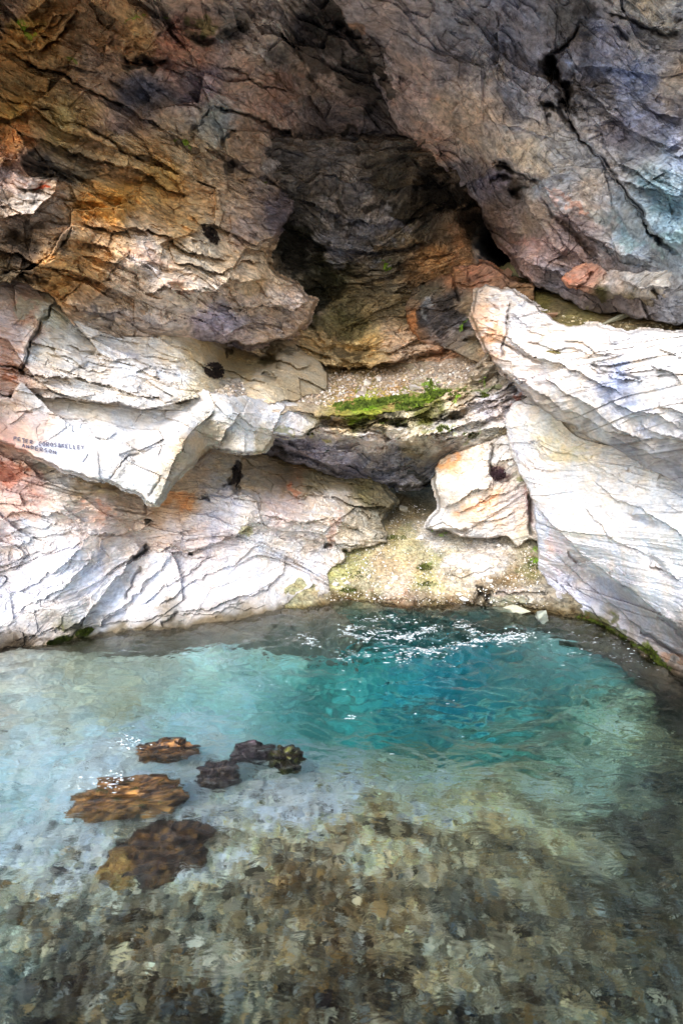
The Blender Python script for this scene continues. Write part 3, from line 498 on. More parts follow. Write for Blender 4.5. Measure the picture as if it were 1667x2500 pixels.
# the big pale slab with writing on it
slab = piece('rock_slab',
  [(-420,900),(-30,955),(27,972),(53,922),(120,922),(213,932),(280,950),(340,968),(441,984),(495,952),(530,962),(600,968),(660,975),(740,985),(793,998),(780,1030),(745,1062),(700,1064),(665,1063),(644,1100),(601,1104),(560,1096),(532,1091),(505,1093),(470,1130),(430,1165),(400,1200),(386,1232),(366,1230),(352,1216),(330,1200),(266,1170),(200,1160),(150,1140),(90,1114),(40,1090),(0,1070),(-420,1000)],
  [(-400,950,3.7),(0,1000,4.85),(0,1068,4.75),(213,935,5.55),(350,1195,5.2),(383,1230,5.22),(440,985,5.9),(527,998,5.72),(452,1075,5.42),(505,1092,5.95),(640,975,6.4),(600,1060,6.05),(650,1095,6.3),(790,1000,6.9),(745,1063,6.75),(100,950,5.2),(200,1130,5.0),(250,1050,5.2),(400,1090,5.42),(500,1060,5.85)],
  [(0,1000,'DCC0AC'),(10,1060,'D8B0A0'),(60,1070,'E0C4B4'),(100,960,'E0D8D0'),(200,1000,'E6DED2'),(300,1050,'E2E0E0'),(150,1080,'DCDCE0'),(350,1000,'DCDEE4'),(400,1050,'E6E4E4'),(250,960,'E8DED0'),(450,1000,'E8E4E0'),(480,1080,'C8AE8C'),(440,1130,'B8A890'),(400,1190,'C0B8A8'),(510,1050,'B8AC98'),(350,1190,'E2E0E0'),(560,1030,'D8D8D8'),(650,1020,'DEDEE2'),(720,1030,'DCDAE0'),(780,1010,'C4B898'),(600,1080,'E0DCD8'),(640,1095,'C0B49C')],  # tan tones right of the fold include that facet's shade
  steps=[([(527,996),(500,1030),(470,1050),(452,1073),(430,1120),(410,1160),(386,1225)][::-1],.10,70),([(593,1000),(560,1040),(532,1090)][::-1],.14,36),([(700,990),(680,1030),(665,1063)][::-1],.08,30),([(540,1000),(640,1010),(740,1000)][::-1],.06,22),([(340,1000),(330,1030),(320,1045)],.03,12),
   ([(230,1060),(260,1075),(290,1060)],.03,12),([(300,1075),(350,1100),(400,1090)],.03,12),([(110,1010),(160,1020),(220,1030)],.03,10),([(330,1120),(310,1110),(270,1165)],.04,12),([(20,1040),(60,1010),(120,990)],.02,10)],
  cracks=[([(266,1170),(300,1130),(322,1108),(345,1105)],.05,3),([(345,1010),(330,1035),(322,1045)],.03,2.5),([(120,960),(118,940)],.03,2.5),([(80,1010),(60,1010),(40,1005)],.03,2.5),([(365,1215),(380,1190),(395,1160)],.04,3),([(225,1045),(232,1060),(250,1075)],.02,2.5),([(215,1110),(200,1130)],.03,2.5)],
  stains_shade=[(30,1075,60,12,15,'E0A898',.55,.5),(60,1000,50,14,0,'E0C8B0',.5),(200,950,80,10,5,'ECDCC4',.5),(330,1000,50,22,20,'CED2DC',.5,.5),(170,1120,70,12,20,'D4D8E4',.5,.6),(700,1058,30,6,0,'8A8A40',.6,.5),(90,1050,40,20,10,'DCC0B0',.4)],
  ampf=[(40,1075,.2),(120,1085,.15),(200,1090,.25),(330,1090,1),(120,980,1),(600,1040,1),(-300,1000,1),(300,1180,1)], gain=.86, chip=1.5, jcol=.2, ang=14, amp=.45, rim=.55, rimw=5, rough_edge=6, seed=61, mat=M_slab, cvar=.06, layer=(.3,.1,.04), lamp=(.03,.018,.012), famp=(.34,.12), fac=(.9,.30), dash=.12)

# ledge, strata, pillar, lower alcove, shore
piece('scree_ledge',
  [(440,985),(500,940),(560,925),(640,912),(700,898),(800,892),(1100,872),(1165,866),(1190,880),(1165,925),(1110,955),(1050,985),(950,1010),(868,1010),(795,1015),(640,1000)],
  [(470,965,6.1),(560,940,6.6),(640,920,7.6),(700,905,8.2),(800,905,8.7),(900,900,8.75),(1100,885,8.3),(790,998,6.9),(868,990,6.95),(950,1000,7.0),(1050,995,7.05),(1150,965,7.15),(1290,900,7.0),(700,970,7.0),(640,985,6.6),(950,950,7.7),(1200,880,7.6),(800,950,7.7)],
  [(520,965,'C8BCA8'),(640,960,'C8BCB0'),(750,950,'B8A894'),(850,930,'B8A48C'),(950,920,'BCAC98'),(1050,920,'C4B8AC'),(850,970,'B08C5C'),(950,960,'AC8858'),(920,980,'A4B040'),(870,985,'98B038'),(1050,960,'8A9440'),(1100,900,'B8A898'),(1200,880,'B4A090'),(1280,880,'A89484')],
  stains_shade=[(880,990,60,12,-8,'6C8030',.85,.5),(950,975,60,9,-14,'86963C',.75,.6),(1000,990,40,12,-10,'6C8C1C',.8,.6),(1060,965,50,10,-15,'6E8C20',.8,.7),(1050,940,12,26,0,'84A040',.7,.6),(980,1000,60,8,-8,'5A7018',.6,.8),(930,930,50,8,0,'A07848',.4,.8),(1010,955,20,7,0,'D8D0C8',.9,.3)],
  steps=[([(868,985),(950,985),(1050,975),(1150,955)],.06,14)],
  gain=1.2, ang=-6, amp=.8, rim=.35, rimw=8, seed=67, mat=M_soil, cvar=.35, fac=(.35,.10), famp=(.05,.035), facx=1.5, layer=(.3,.1,.05), lamp=(.01,.02,.02))

piece('broken_strata',
  [(600,1060),(700,1066),(745,1064),(770,1030),(792,1004),(868,1002),(950,1003),(1000,995),(1050,985),(1100,958),(1140,935),(1165,900),(1190,862),(1240,840),(1330,820),(1340,1130),(1290,1110),(1240,1085),(1150,1100),(1089,1132),(1080,1145),(1060,1178),(1000,1186),(930,1184),(870,1176),(780,1152),(720,1130),(690,1118),(640,1110),(600,1100)],
  [(640,1080,7.0),(792,1005,6.95),(870,1000,7.0),(1050,1000,7.1),(1150,960,7.15),(1290,900,6.95),(700,1080,7.3),(685,1115,7.7),(800,1060,7.3),(870,1172,8.6),(1000,1183,8.8),(780,1150,8.3),(930,1100,7.9),(950,1050,7.08),(1080,1135,7.7),(1200,1060,7.0),(1300,1090,6.9),(1060,1080,7.1),(860,1110,7.6),(860,1050,7.0),(1220,880,7.15),(1000,1120,8.0)],
  [(792,1010,'6A6A38'),(830,1030,'9A8A70'),(870,1010,'6E7A2C'),(900,1030,'7A7058'),(960,1020,'5E5C4A'),(1000,1010,'B0A890'),(1050,1000,'66682E'),(1100,980,'A89C88'),(1150,960,'A89C84'),(1200,930,'9C9284'),(1260,920,'A8A0A0'),(1180,1000,'C4C0C4'),(1240,1000,'D0CCD0'),(1080,1040,'B8B4B0'),(980,1060,'C8C4BC'),(1030,1060,'A8A090'),(1150,1040,'C0BCB8'),(1230,1060,'B8B4A8'),(800,1060,'9C9490'),(720,1080,'8C8894'),(760,1100,'8E8A98'),(850,1110,'8A8896'),(900,1080,'C4BCB8'),(950,1110,'88868E'),(870,1150,'6E6C7A'),(960,1150,'7C7C88'),(1040,1150,'55565E'),(1070,1110,'706860'),(1000,1090,'7A7058'),(690,1110,'3E3A3C'),(1250,960,'8E8A8C')],
  steps=[([(792,1025),(850,1040),(900,1035),(960,1020),(1030,1010),(1060,990)],.14,18),([(770,1050),(850,1062),(930,1060),(990,1075),(1060,1060),(1150,1030),(1240,1010)],.14,18),([(700,1090),(790,1100),(880,1110),(960,1110),(1050,1100)],.12,16),([(720,1110),(800,1130),(880,1145),(970,1145),(1060,1140)],.12,16),
   ([(1000,1020),(1080,1020),(1150,990),(1230,970),(1290,960)],.12,16),([(1050,1080),(1130,1065),(1200,1050),(1290,1040)],.12,16),([(1100,1000),(1160,975),(1230,950),(1290,920)],.10,16),([(860,1070),(920,1085),(1000,1090)],.1,12)],
  cracks=[([(850,1050),(930,1055),(950,1075)],.2,6),([(1070,1015),(1110,1025),(1130,1015)],.2,7),([(700,1100),(780,1130),(850,1160)],.2,5),([(960,1045),(1000,1035)],.15,5)],
  blobs=[(850,1030,60,8,-5,-.25),(1100,1020,40,8,-20,-.18),(980,1090,60,8,0,-.15),(910,1080,40,10,5,.12),(975,1060,30,16,0,.12),(1160,1020,50,14,-15,.1)],
  stains_shade=[(900,1020,70,9,-6,'2E2C1C',.8,.7),(830,1010,40,7,0,'7A9428',.7,.6),(960,1035,50,8,-8,'26241E',.7,.7),(1080,1045,26,8,-15,'8C9440',.6,.7),(1150,1060,30,8,-10,'8C9450',.5,.8),(1120,950,40,7,-15,'6A8420',.8,.6),(1180,960,20,7,-15,'5E7820',.6,.6),(795,1075,18,12,0,'B4AC78',.8,.3),(970,1135,60,8,4,'5C6474',.7,.8),(1030,1165,50,12,0,'2E3230',.8,.4),(880,1085,40,7,6,'D0C4C0',.7,.5),(680,1105,40,8,15,'1E1A18',.8,.4),(1100,1020,40,6,-20,'1E1C1C',.7,.6),(1260,985,14,8,0,'B86848',.6,.4)],  # darks beneath the overhang are shade put into the colour
  angpts=[(700,1080,6),(850,1100,6),(1100,1000,-15),(1250,950,-15),(1200,1060,-15)], anchor=(980,1060),
  gain=1.75, sgain=1.6, chip=1.6, amp=1.6, rim=.9, rimw=8, seed=71, mat=M_rock, cvar=.40, layer=(.14,.06,.03), lamp=(.09,.055,.024), famp=(.10,.05), fac=(.6,.22))

piece('rock_pillar',
  [(1064,1140),(1075,1118),(1100,1108),(1150,1090),(1200,1075),(1240,1060),(1300,1060),(1330,1100),(1345,1330),(1300,1318),(1285,1318),(1262,1330),(1240,1312),(1200,1312),(1165,1312),(1130,1306),(1100,1292),(1080,1290),(1062,1292),(1044,1286),(1055,1262),(1074,1245),(1076,1220),(1066,1190),(1063,1165)],
  [(1065,1140,7.5),(1070,1200,7.35),(1150,1090,7.1),(1240,1070,6.95),(1300,1200,6.85),(1300,1310,6.85),(1200,1310,6.95),(1100,1285,7.2),(1035,1284,7.5),(1075,1240,7.5),(1140,1220,6.95),(1180,1200,6.95)],
  [(1080,1130,'D8B080'),(1110,1130,'E0B088'),(1090,1180,'DCD4C8'),(1150,1120,'E0C8A8'),(1180,1150,'DCD0C0'),(1130,1190,'DED8D0'),(1220,1110,'CCC4BC'),(1270,1150,'BCB4A8'),(1220,1160,'8A7468'),(1200,1230,'D8B494'),(1150,1260,'D8BCA0'),(1230,1270,'D8C4B8'),(1280,1250,'D0BCB4'),(1060,1275,'DCDCE0'),(1100,1270,'DCD4CC'),(1180,1290,'C8C4C4'),(1250,1300,'CCC0A8')],
  steps=[([(1076,1240),(1110,1230),(1150,1200),(1190,1195),(1200,1170)],.14,26),([(1200,1080),(1195,1130),(1205,1170),(1200,1200)][::-1],.05,16),([(1110,1255),(1160,1235),(1200,1210),(1250,1200)],.06,12),([(1040,1290),(1080,1275),(1110,1290),(1145,1295)],.06,10),([(1210,1130),(1250,1120),(1290,1130)],.07,12),([(1150,1280),(1210,1270),(1260,1250)],.06,12)],
  cracks=[([(1200,1080),(1195,1130),(1205,1165)],.12,4),([(1080,1292),(1140,1298)],.12,5),([(1292,1200),(1294,1260),(1296,1312)],.2,5)],
  stains_shade=[(1212,1158,22,12,0,'4A2E30',.75,.8),(1225,1175,16,10,0,'3E2A28',.6,.7),(1095,1120,26,10,-20,'E8A058',.6,.5),(1170,1230,50,8,-25,'E0A070',.5,.7),(1280,1170,14,14,0,'7A7A30',.6,.5),(1270,1110,14,10,0,'6E6C4C',.5,.6),(1288,1240,8,50,0,'B88C88',.5,.3)],
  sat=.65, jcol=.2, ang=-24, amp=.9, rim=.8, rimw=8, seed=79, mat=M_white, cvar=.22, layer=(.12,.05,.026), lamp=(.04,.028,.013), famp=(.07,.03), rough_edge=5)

piece('alcove_wall',
  [(560,1060),(1150,1060),(1150,1290),(560,1290)],
  [(650,1120,8.9),(850,1150,9.6),(1000,1180,10.6),(1080,1180,10.2),(700,1250,8.8),(900,1240,9.6),(1000,1240,9.8),(1140,1200,8.6)],
  [(650,1120,'A89060'),(850,1150,'8A8050'),(950,1180,'4A4A30'),(960,1210,'26281C'),(1000,1200,'3C4038'),(1040,1210,'34382C'),(1000,1235,'6A6248'),(1080,1230,'6A6250'),(900,1200,'5A5634'),(700,1250,'8A7A50')],
  steps=[([(640,1120),(760,1150),(900,1180)],.1,16),([(940,1195),(1000,1200),(1070,1195)],.1,14)],
  blobs=[(950,1205,14,24,0,-.4)],stains_shade=[(955,1205,16,26,0,'12140E',.9,.3),(1010,1190,60,8,0,'20241E',.8,.5)],  # near-black spots paint in the shade of the hole
  ang=8, amp=.9, rim=.2, seed=83, mat=M_rock, cvar=.35, fine=1.3)

piece('shore_ground',
  [(880,1240),(950,1205),(1090,1195),(1200,1270),(1400,1330),(1460,1440),(1460,1690),(640,1690),(700,1440),(780,1360),(840,1320),(900,1300)],
  [(700,1492,6.4),(770,1482,6.5),(1000,1480,6.52),(1180,1480,6.52),(1330,1502,6.25),(1000,1400,7.05),(950,1300,8.0),(960,1240,9.0),(1000,1215,9.7),(1050,1210,9.7),(850,1340,7.7),(1150,1330,7.45),(1290,1340,7.05),(800,1430,6.95),(1300,1440,6.55),(1000,1560,6.5),(1000,1660,6.42),(1200,1640,6.42),(800,1640,6.3),(1400,1620,5.9),(700,1640,6.1),(1100,1430,6.85)],
  [(960,1230,'7A6C50'),(1010,1225,'6A6248'),(960,1280,'B0A07C'),(1000,1260,'A8946C'),(900,1320,'B8AC80'),(850,1370,'C4C08C'),(820,1420,'C8C494'),(830,1390,'B4B878'),(900,1420,'C0B898'),(960,1380,'BCA888'),(1000,1340,'C4BC94'),(1060,1370,'C4C094'),(1040,1420,'B4AC80'),(960,1440,'C4B4A0'),(1100,1440,'C0B49C'),(1150,1380,'E4DCD4'),(1200,1350,'E0D8D0'),(1250,1400,'9C8C70'),(1200,1420,'A08E74'),(1300,1390,'8E8468'),(1290,1330,'A09880'),(1250,1450,'C0B4AC'),(1300,1450,'C4BCB0'),(800,1470,'A89C80'),(1000,1478,'A8907C'),(1100,1478,'8C7860'),(1250,1490,'9A9880'),(1330,1490,'7A7058'),(1000,1550,'6AA8A8'),(850,1550,'8CB8B0'),(1150,1560,'4A8890'),(1300,1560,'6A7C78'),(1000,1640,'4A98A4'),(1050,1320,'DCD8D4')],
  stains_shade=[(1150,1375,62,26,-8,'E8E0D8',.92,.25),(1050,1322,40,10,0,'E4E2E0',.8,.5),(1035,1385,22,8,0,'6E7C24',.75,.7),(1030,1400,30,12,0,'6A5E30',.5,.9),(860,1390,60,20,-20,'B0AE78',.45,.8),(1050,1430,30,8,0,'A6A470',.5,.8),(970,1310,50,10,-10,'A09C68',.45,.8),(955,1450,70,6,0,'A88470',.5,.7),(850,1474,30,4,0,'8A5010',.8,.4),(1180,1455,26,22,0,'26221C',.85,.3),(1240,1395,70,14,-30,'7C684C',.6,.7),(1230,1470,50,12,0,'A8A894',.7,.4),(1300,1380,24,30,0,'6A6C40',.5,.8),(790,1360,20,26,20,'E6E4E6',.8,.4)],
  steps=[([(1040,1290),(1100,1310),(1170,1318),(1240,1325)],.05,10),([(1080,1400),(1120,1412),(1180,1400),(1210,1380)],.05,10),([(1165,1430),(1200,1445),(1300,1450),(1340,1440)],.10,14),([(1110,1470),(1180,1475),(1240,1470),(1330,1490)],.06,8),([(880,1460),(960,1462),(1060,1466),(1110,1474)],.03,8)],
  cracks=[([(1170,1440),(1165,1465),(1150,1474)],.15,6),([(1190,1450),(1185,1475)],.1,4)],
  blobs=[(1150,1375,70,30,-8,.06),(1230,1468,50,14,0,.08)],
  gain=.92, ang=-5, amp=.6, rim=.3, seed=89, mat=M_soil, cvar=.28, fac=(.4,.11), famp=(.04,.03), facx=1.4, layer=(.3,.1,.05), lamp=(.01,.015,.015))

# right-hand masses
piece('soil_shelf',
  [(1180,700),(1230,660),(1300,660),(1500,730),(2500,740),(2500,920),(1400,880),(1250,820)],
  [(1230,700,8.2),(1280,700,7.9),(1350,740,7.0),(1450,780,6.3),(1667,800,5.5),(1667,840,4.9),(1300,770,6.9),(1500,840,5.5),(1980,850,4.3),(1980,780,4.9),(2500,850,3.2),(2500,780,3.7),(1400,720,7.4),(1600,760,6.2)],
  [(1280,700,'4A4428'),(1330,740,'7A7244'),(1300,760,'8A8248'),(1400,760,'8E8458'),(1500,785,'948464'),(1600,795,'9A8868'),(1667,800,'A08A6C'),(1450,780,'8A8054'),(1380,740,'7A6E50')],
  ang=5, amp=.6, rim=.3, seed=97, mat=M_soil, cvar=.3, fac=(.4,.12), famp=(.04,.025), lamp=(.02,.015,.01))

piece('hanging_rock',
  [(1370,684),(1385,665),(1416,640),(1440,646),(1470,654),(1500,662),(1545,668),(1600,665),(1667,656),(2500,640),(2500,830),(1667,792),(1640,782),(1612,776),(1560,770),(1520,755),(1480,740),(1450,722),(1420,706),(1390,700)],
  [(1380,690,6.5),(1450,660,6.2),(1500,690,5.7),(1667,690,4.9),(1500,745,6.1),(1600,770,5.7),(1667,785,5.3),(1980,700,3.8),(1980,800,4.1),(2500,720,2.9),(1440,700,6.15),(1580,720,5.3)],
  [(1385,685,'CC9880'),(1420,665,'CC9C88'),(1450,680,'C8A090'),(1500,690,'CCC0B8'),(1560,690,'D0CCC8'),(1620,680,'DCDCDC'),(1667,690,'DCDAD8'),(1600,720,'B8AE9C'),(1540,740,'7A7058'),(1667,740,'8A8C9C'),(1600,765,'3A3430'),(1480,735,'4E4A2C'),(1640,775,'2E2A2E')],  # dark lower tones carry the shade of the underside
  steps=[([(1380,690),(1430,700),(1480,715),(1530,725),(1600,735),(1667,730)],.12,22),([(1500,680),(1560,700),(1620,705),(1667,700)],.08,14),([(1540,750),(1600,755),(1660,760)],.10,12),([(1410,700),(1440,670),(1425,650)],.05,14)],
  cracks=[([(1405,705),(1430,680),(1450,660)],.08,3.5),([(1450,705),(1475,680),(1490,665)],.05,3),([(1590,705),(1610,730),(1640,735)],.12,5)],
  stains_shade=[(1400,685,24,10,-40,'D89070',.6,.4),(1560,760,60,8,8,'221E18',.8,.4),(1625,712,22,6,0,'A8AAB8',.7,.4),(1620,780,24,12,0,'1C1A22',.8,.3)],  # dark lower streaks add painted underside shade
  ang=14, amp=.8, rim=.8, rimw=8, seed=101, mat=M_rock, cvar=.2, famp=(.07,.04))

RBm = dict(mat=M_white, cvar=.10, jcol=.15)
piece('leaning_boulder',
  [(1156,765),(1163,735),(1168,708),(1186,693),(1212,700),(1222,708),(1240,706),(1262,720),(1290,742),(1306,750),(1312,762),(1330,768),(1360,790),(1385,803),(1430,797),(1440,796),(1480,806),(1545,818),(1600,813),(1667,818),(1980,830),(2500,830),(2500,1700),(1980,1330),(1667,1190),(1600,1150),(1540,1120),(1470,1078),(1400,1042),(1330,1002),(1300,965),(1270,945),(1230,910),(1200,880),(1185,850),(1165,800)],
  [(1170,750,6.75),(1200,705,6.85),(1200,860,6.4),(1300,760,6.15),(1300,960,5.75),(1250,830,6.2),(1400,800,5.5),(1400,930,5.05),(1400,1035,5.35),(1540,820,4.75),(1540,980,4.25),(1540,1110,4.65),(1667,820,4.15),(1667,950,3.75),(1667,1180,4.25),(1980,1000,2.9),(1980,1300,3.2),(1980,830,3.3),(2500,830,2.4),(2500,1300,2.3),(2500,1700,2.5)],
  [(1170,730,'DCCCC0'),(1200,720,'E0DAD6'),(1165,780,'D8B8A0'),(1200,800,'E2D4CC'),(1190,830,'D0A888'),(1250,740,'D8D6D8'),(1250,800,'E2E0E2'),(1300,790,'E4E0E0'),(1240,860,'E2DAD8'),(1300,900,'E4DCD8'),(1350,850,'E2DED8'),(1350,940,'E4E0DC'),(1400,900,'E8E0DA'),(1450,860,'E6DED6'),(1500,900,'D0D2DC'),(1510,950,'B8BED0'),(1550,870,'E8E4E2'),(1620,870,'E8E6E4'),(1600,960,'E6E2E0'),(1600,1050,'E2E0E2'),(1400,1000,'E0D8D0'),(1480,1050,'D8D4D0'),(1330,990,'BCB4AC'),(1420,1040,'ACA49A'),(1530,1100,'A8A4A8'),(1630,1110,'B0ACB0'),(1667,1160,'B4B0B4'),(1900,1000,'E4E2E2'),(1300,940,'DCD4D4')],  # greys along the lower edge hold painted underside shade
  steps=[([(1230,820),(1300,870),(1370,890),(1440,925),(1520,960)],.14,22),([(1280,825),(1340,850),(1400,850),(1440,870)],.07,12),([(1370,835),(1420,840),(1460,860),(1500,865)],.08,12),([(1430,895),(1480,910),(1500,930)],.06,12),
   ([(1320,920),(1380,960),(1450,1000),(1500,1040),(1580,1080)],.12,22),([(1230,905),(1300,950),(1370,1000),(1450,1030),(1530,1085),(1667,1140)],.15,30),([(1500,925),(1560,935),(1570,925)],.10,14),([(1590,890),(1620,905),(1660,930)],.09,14),
   ([(1480,980),(1540,1000),(1600,1010),(1667,1050)],.10,18),([(1560,1040),(1610,1060),(1667,1080)],.10,16),([(1240,760),(1290,800),(1340,820)],.05,12),([(1170,810),(1220,820),(1250,830)],.06,12),([(1600,850),(1640,860),(1667,880)],.05,12),([(1480,1050),(1540,1060),(1600,1100)],.08,14),([(1600,990),(1640,1000),(1700,1020)],.1,14)],
  cracks=[([(1245,730),(1240,800),(1225,850),(1220,880)],.08,3.5),([(1225,845),(1290,870),(1330,890)],.08,3),([(1305,745),(1285,735),(1268,755)],.05,3),([(1190,735),(1220,760)],.04,2.5),([(1250,800),(1240,770)],.04,2.5),([(1440,890),(1500,915)],.05,3),([(1500,915),(1560,930)],.08,4)],
  blobs=[(1510,900,50,40,-30,.05),(1440,970,140,30,30,.06),(1600,900,90,50,0,.05),(1180,740,40,40,0,.05)],
  stains_shade=[(1510,930,30,50,10,'A8B0CC',.6,.8),(1500,965,50,16,20,'8E94A8',.55,.8),(1265,735,22,8,30,'A8B4C8',.5,.6),(1560,1020,60,20,30,'C0C8DC',.5,.8),(1205,775,16,12,0,'A07C6C',.6,.7),(1180,815,16,8,30,'D89868',.7,.4),(1320,840,30,8,20,'B08C74',.4,.8),(1610,910,26,14,10,'A8A49C',.5,.6),(1660,1150,40,14,20,'8C8A8C',.6,.6)],
  gain=1.0, sgain=.8, chip=1.7, ang=32, amp=.6, rim=.8, rimw=9, seed=107, rough_edge=7, layer=(.18,.07,.032), lamp=(.06,.044,.022), famp=(.20,.10), fac=(.6,.22), dash=.30, **RBm)

piece('boulder_foot',
  [(1236,1010),(1250,985),(1300,960),(1400,960),(1980,1060),(2500,1200),(2500,2800),(1980,2200),(1667,1900),(1540,1700),(1440,1640),(1370,1600),(1340,1540),(1335,1500),(1348,1470),(1348,1440),(1330,1415),(1314,1390),(1316,1350),(1308,1300),(1306,1260),(1298,1220),(1285,1185),(1262,1140),(1245,1100),(1236,1060)],
  [(1245,1040,6.7),(1300,1240,6.45),(1320,1400,6.55),(1350,1490,6.38),(1420,1512,6.12),(1480,1540,5.78),(1540,1572,5.4),(1600,1625,4.88),(1667,1682,4.42),(1400,1080,6.0),(1440,1365,5.75),(1530,1435,5.15),(1667,1550,4.4),(1667,1250,4.3),(1500,1200,5.2),(1667,1170,4.75),(1400,1250,5.75),(1980,1300,3.2),(1980,1950,3.2),(2500,1300,2.5),(2500,2500,2.4),(2500,1900,2.3),(1440,1400,6.1),(1530,1480,5.5),(1640,1590,4.8),(1380,1400,6.3),(1300,980,6.6),(1540,1110,5.3),(1667,1860,4.0),(1400,1620,5.7),(1330,1180,6.3)],
  [(1250,1030,'E0DCDC'),(1260,1100,'E0DEE2'),(1300,1050,'E0DCD4'),(1350,1080,'DCD4C0'),(1400,1100,'DAD2C4'),(1320,1150,'E6E4E6'),(1400,1180,'E8E6E6'),(1500,1150,'E6E2DE'),(1600,1200,'E8E8E8'),(1667,1300,'E8E8E8'),(1500,1300,'E6E4E6'),(1400,1300,'E6E2DE'),(1600,1450,'E8E6E8'),(1460,1380,'E0DEE2'),(1310,1300,'C8CCD8'),(1330,1380,'C8CAD4'),(1370,1420,'C0C0CC'),(1400,1400,'B4AEB0'),(1450,1450,'A8A8B4'),(1520,1490,'9C9CA8'),(1600,1560,'9A9698'),(1350,1330,'D4C8C8'),(1420,1470,'C8C8D0'),(1500,1540,'C0B8BC'),(1560,1580,'BCB4B4'),(1640,1640,'A8988C'),(1350,1490,'6A6040'),(1420,1515,'5C5830'),(1480,1540,'54501C'),(1540,1575,'4C4A2C'),(1600,1620,'4E4A34'),(1667,1680,'44403A'),(1667,1580,'8E8684'),(1600,1750,'3A3C34')],  # greys below the ridge put that facet's shade into the colour
  steps=[([(1300,1230),(1360,1290),(1410,1345),(1440,1372),(1490,1405),(1540,1440),(1600,1490),(1690,1565)],.24,60),([(1240,1060),(1262,1110),(1290,1150),(1310,1200)][::-1],.06,16),([(1410,1100),(1470,1150),(1530,1180),(1600,1200)],.05,18),([(1440,1170),(1500,1220),(1560,1240),(1600,1280)],.08,18),([(1530,1250),(1590,1260),(1640,1290),(1690,1330)],.08,16),
   ([(1480,1310),(1540,1340),(1580,1350)],.07,16),([(1580,1380),(1620,1390),(1660,1420)],.10,18),([(1350,1350),(1400,1390),(1460,1450),(1520,1500),(1600,1560),(1667,1600)],.07,18),([(1340,1400),(1400,1460),(1480,1520),(1560,1570),(1660,1660)],.06,14),([(1420,1240),(1470,1280),(1490,1330)],.06,16),([(1600,1180),(1640,1200),(1690,1230)],.06,14),([(1640,1140),(1667,1150),(1720,1180)],.06,14)],
  cracks=[([(1385,1350),(1410,1375)],.08,4),([(1560,1540),(1600,1565),(1667,1610)],.10,5),([(1600,1500),(1640,1530),(1667,1560)],.06,4)],
  blobs=[(1600,1380,40,12,40,-.08),(1560,1270,50,12,25,-.08),(1460,1170,40,12,30,-.06),(1480,1560,30,12,30,.06),(1560,1600,40,16,40,.08)],
  stains_shade=[(1390,1110,70,26,30,'DACC9C',.45,.7),(1500,1540,70,14,30,'4C5014',.75,.7),(1582,1590,20,14,30,'6C7C18',.85,.4),(1440,1518,40,10,25,'6A5228',.7,.7),(1640,1650,60,14,40,'3E3A2C',.7,.5),(1560,1260,50,14,25,'B8BCC8',.5,.7),(1600,1385,40,12,35,'A8A8B0',.5,.6),(1420,1360,8,12,30,'A88868',.3),(1640,1600,40,8,35,'A87850',.5,.7),(1590,1590,60,6,35,'3A3634',.5,.8),(1340,1330,10,60,-20,'D4BCC0',.4,.6)],
  ang=37,
  gain=1.12, chip=1.5, amp=.62, rim=.8, rimw=9, seed=113, rough_edge=6, layer=(.22,.08,.034), lamp=(.05,.034,.018), famp=(.20,.08), fac=(.7,.26), dash=.18, **RBm)

# ------------------------------------------------------------------ the pool: bed and water
def pool_grid(px0, px1, py0, py1, step, zref):
    xs = axis(px0, px1, -60, 1730, step, 60); ys = axis(py0, py1, py0, 2560, step, 60)
    PX, PY = np.meshgrid(xs, ys)
    v = (CY-PY)/F; ry_ = math.cos(TH)+v*math.sin(TH); rz_ = -math.sin(TH)+v*math.cos(TH)
    k = (zref-CAMH)/rz_
    return PX, PY, (PX-CX)/F*k, ry_*k
def tri_grid(shape):
    n, m = shape; i = np.arange(n*m).reshape(n, m)
    return np.stack([i[:-1,:-1].ravel(), i[1:,:-1].ravel(), i[1:,1:].ravel(), i[:-1,1:].ravel()], -1)
BED_D = [(0,1600,-.12),(0,1700,-.30),(250,1580,-.25),(400,1560,-.30),(400,1650,-.40),(700,1510,-.25),(760,1495,-.12),(900,1492,-.8),(1100,1492,-.9),(1300,1505,-.4),(700,1560,-.65),(800,1540,-.95),
  (950,1540,-1.25),(1000,1570,-1.4),(1150,1570,-1.4),(1050,1610,-1.3),(1300,1570,-1.1),(1300,1620,-1.2),(1450,1600,-.6),(900,1640,-1.1),(700,1640,-.8),(1150,1680,-1.0),(900,1720,-.7),(600,1720,-.5),
  (300,1800,-.32),(0,1900,-.35),(100,2050,-.30),(400,1950,-.30),(700,1850,-.32),(900,1850,-.34),(1200,1800,-.5),(1500,1750,-.65),(1600,1850,-.6),(1200,2000,-.38),(1500,2050,-.45),(600,2200,-.28),(1000,2300,-.30),(1500,2350,-.35),(100,2400,-.28),(800,2550,-.30),(-400,1900,-.2),(2100,2000,-.3)]
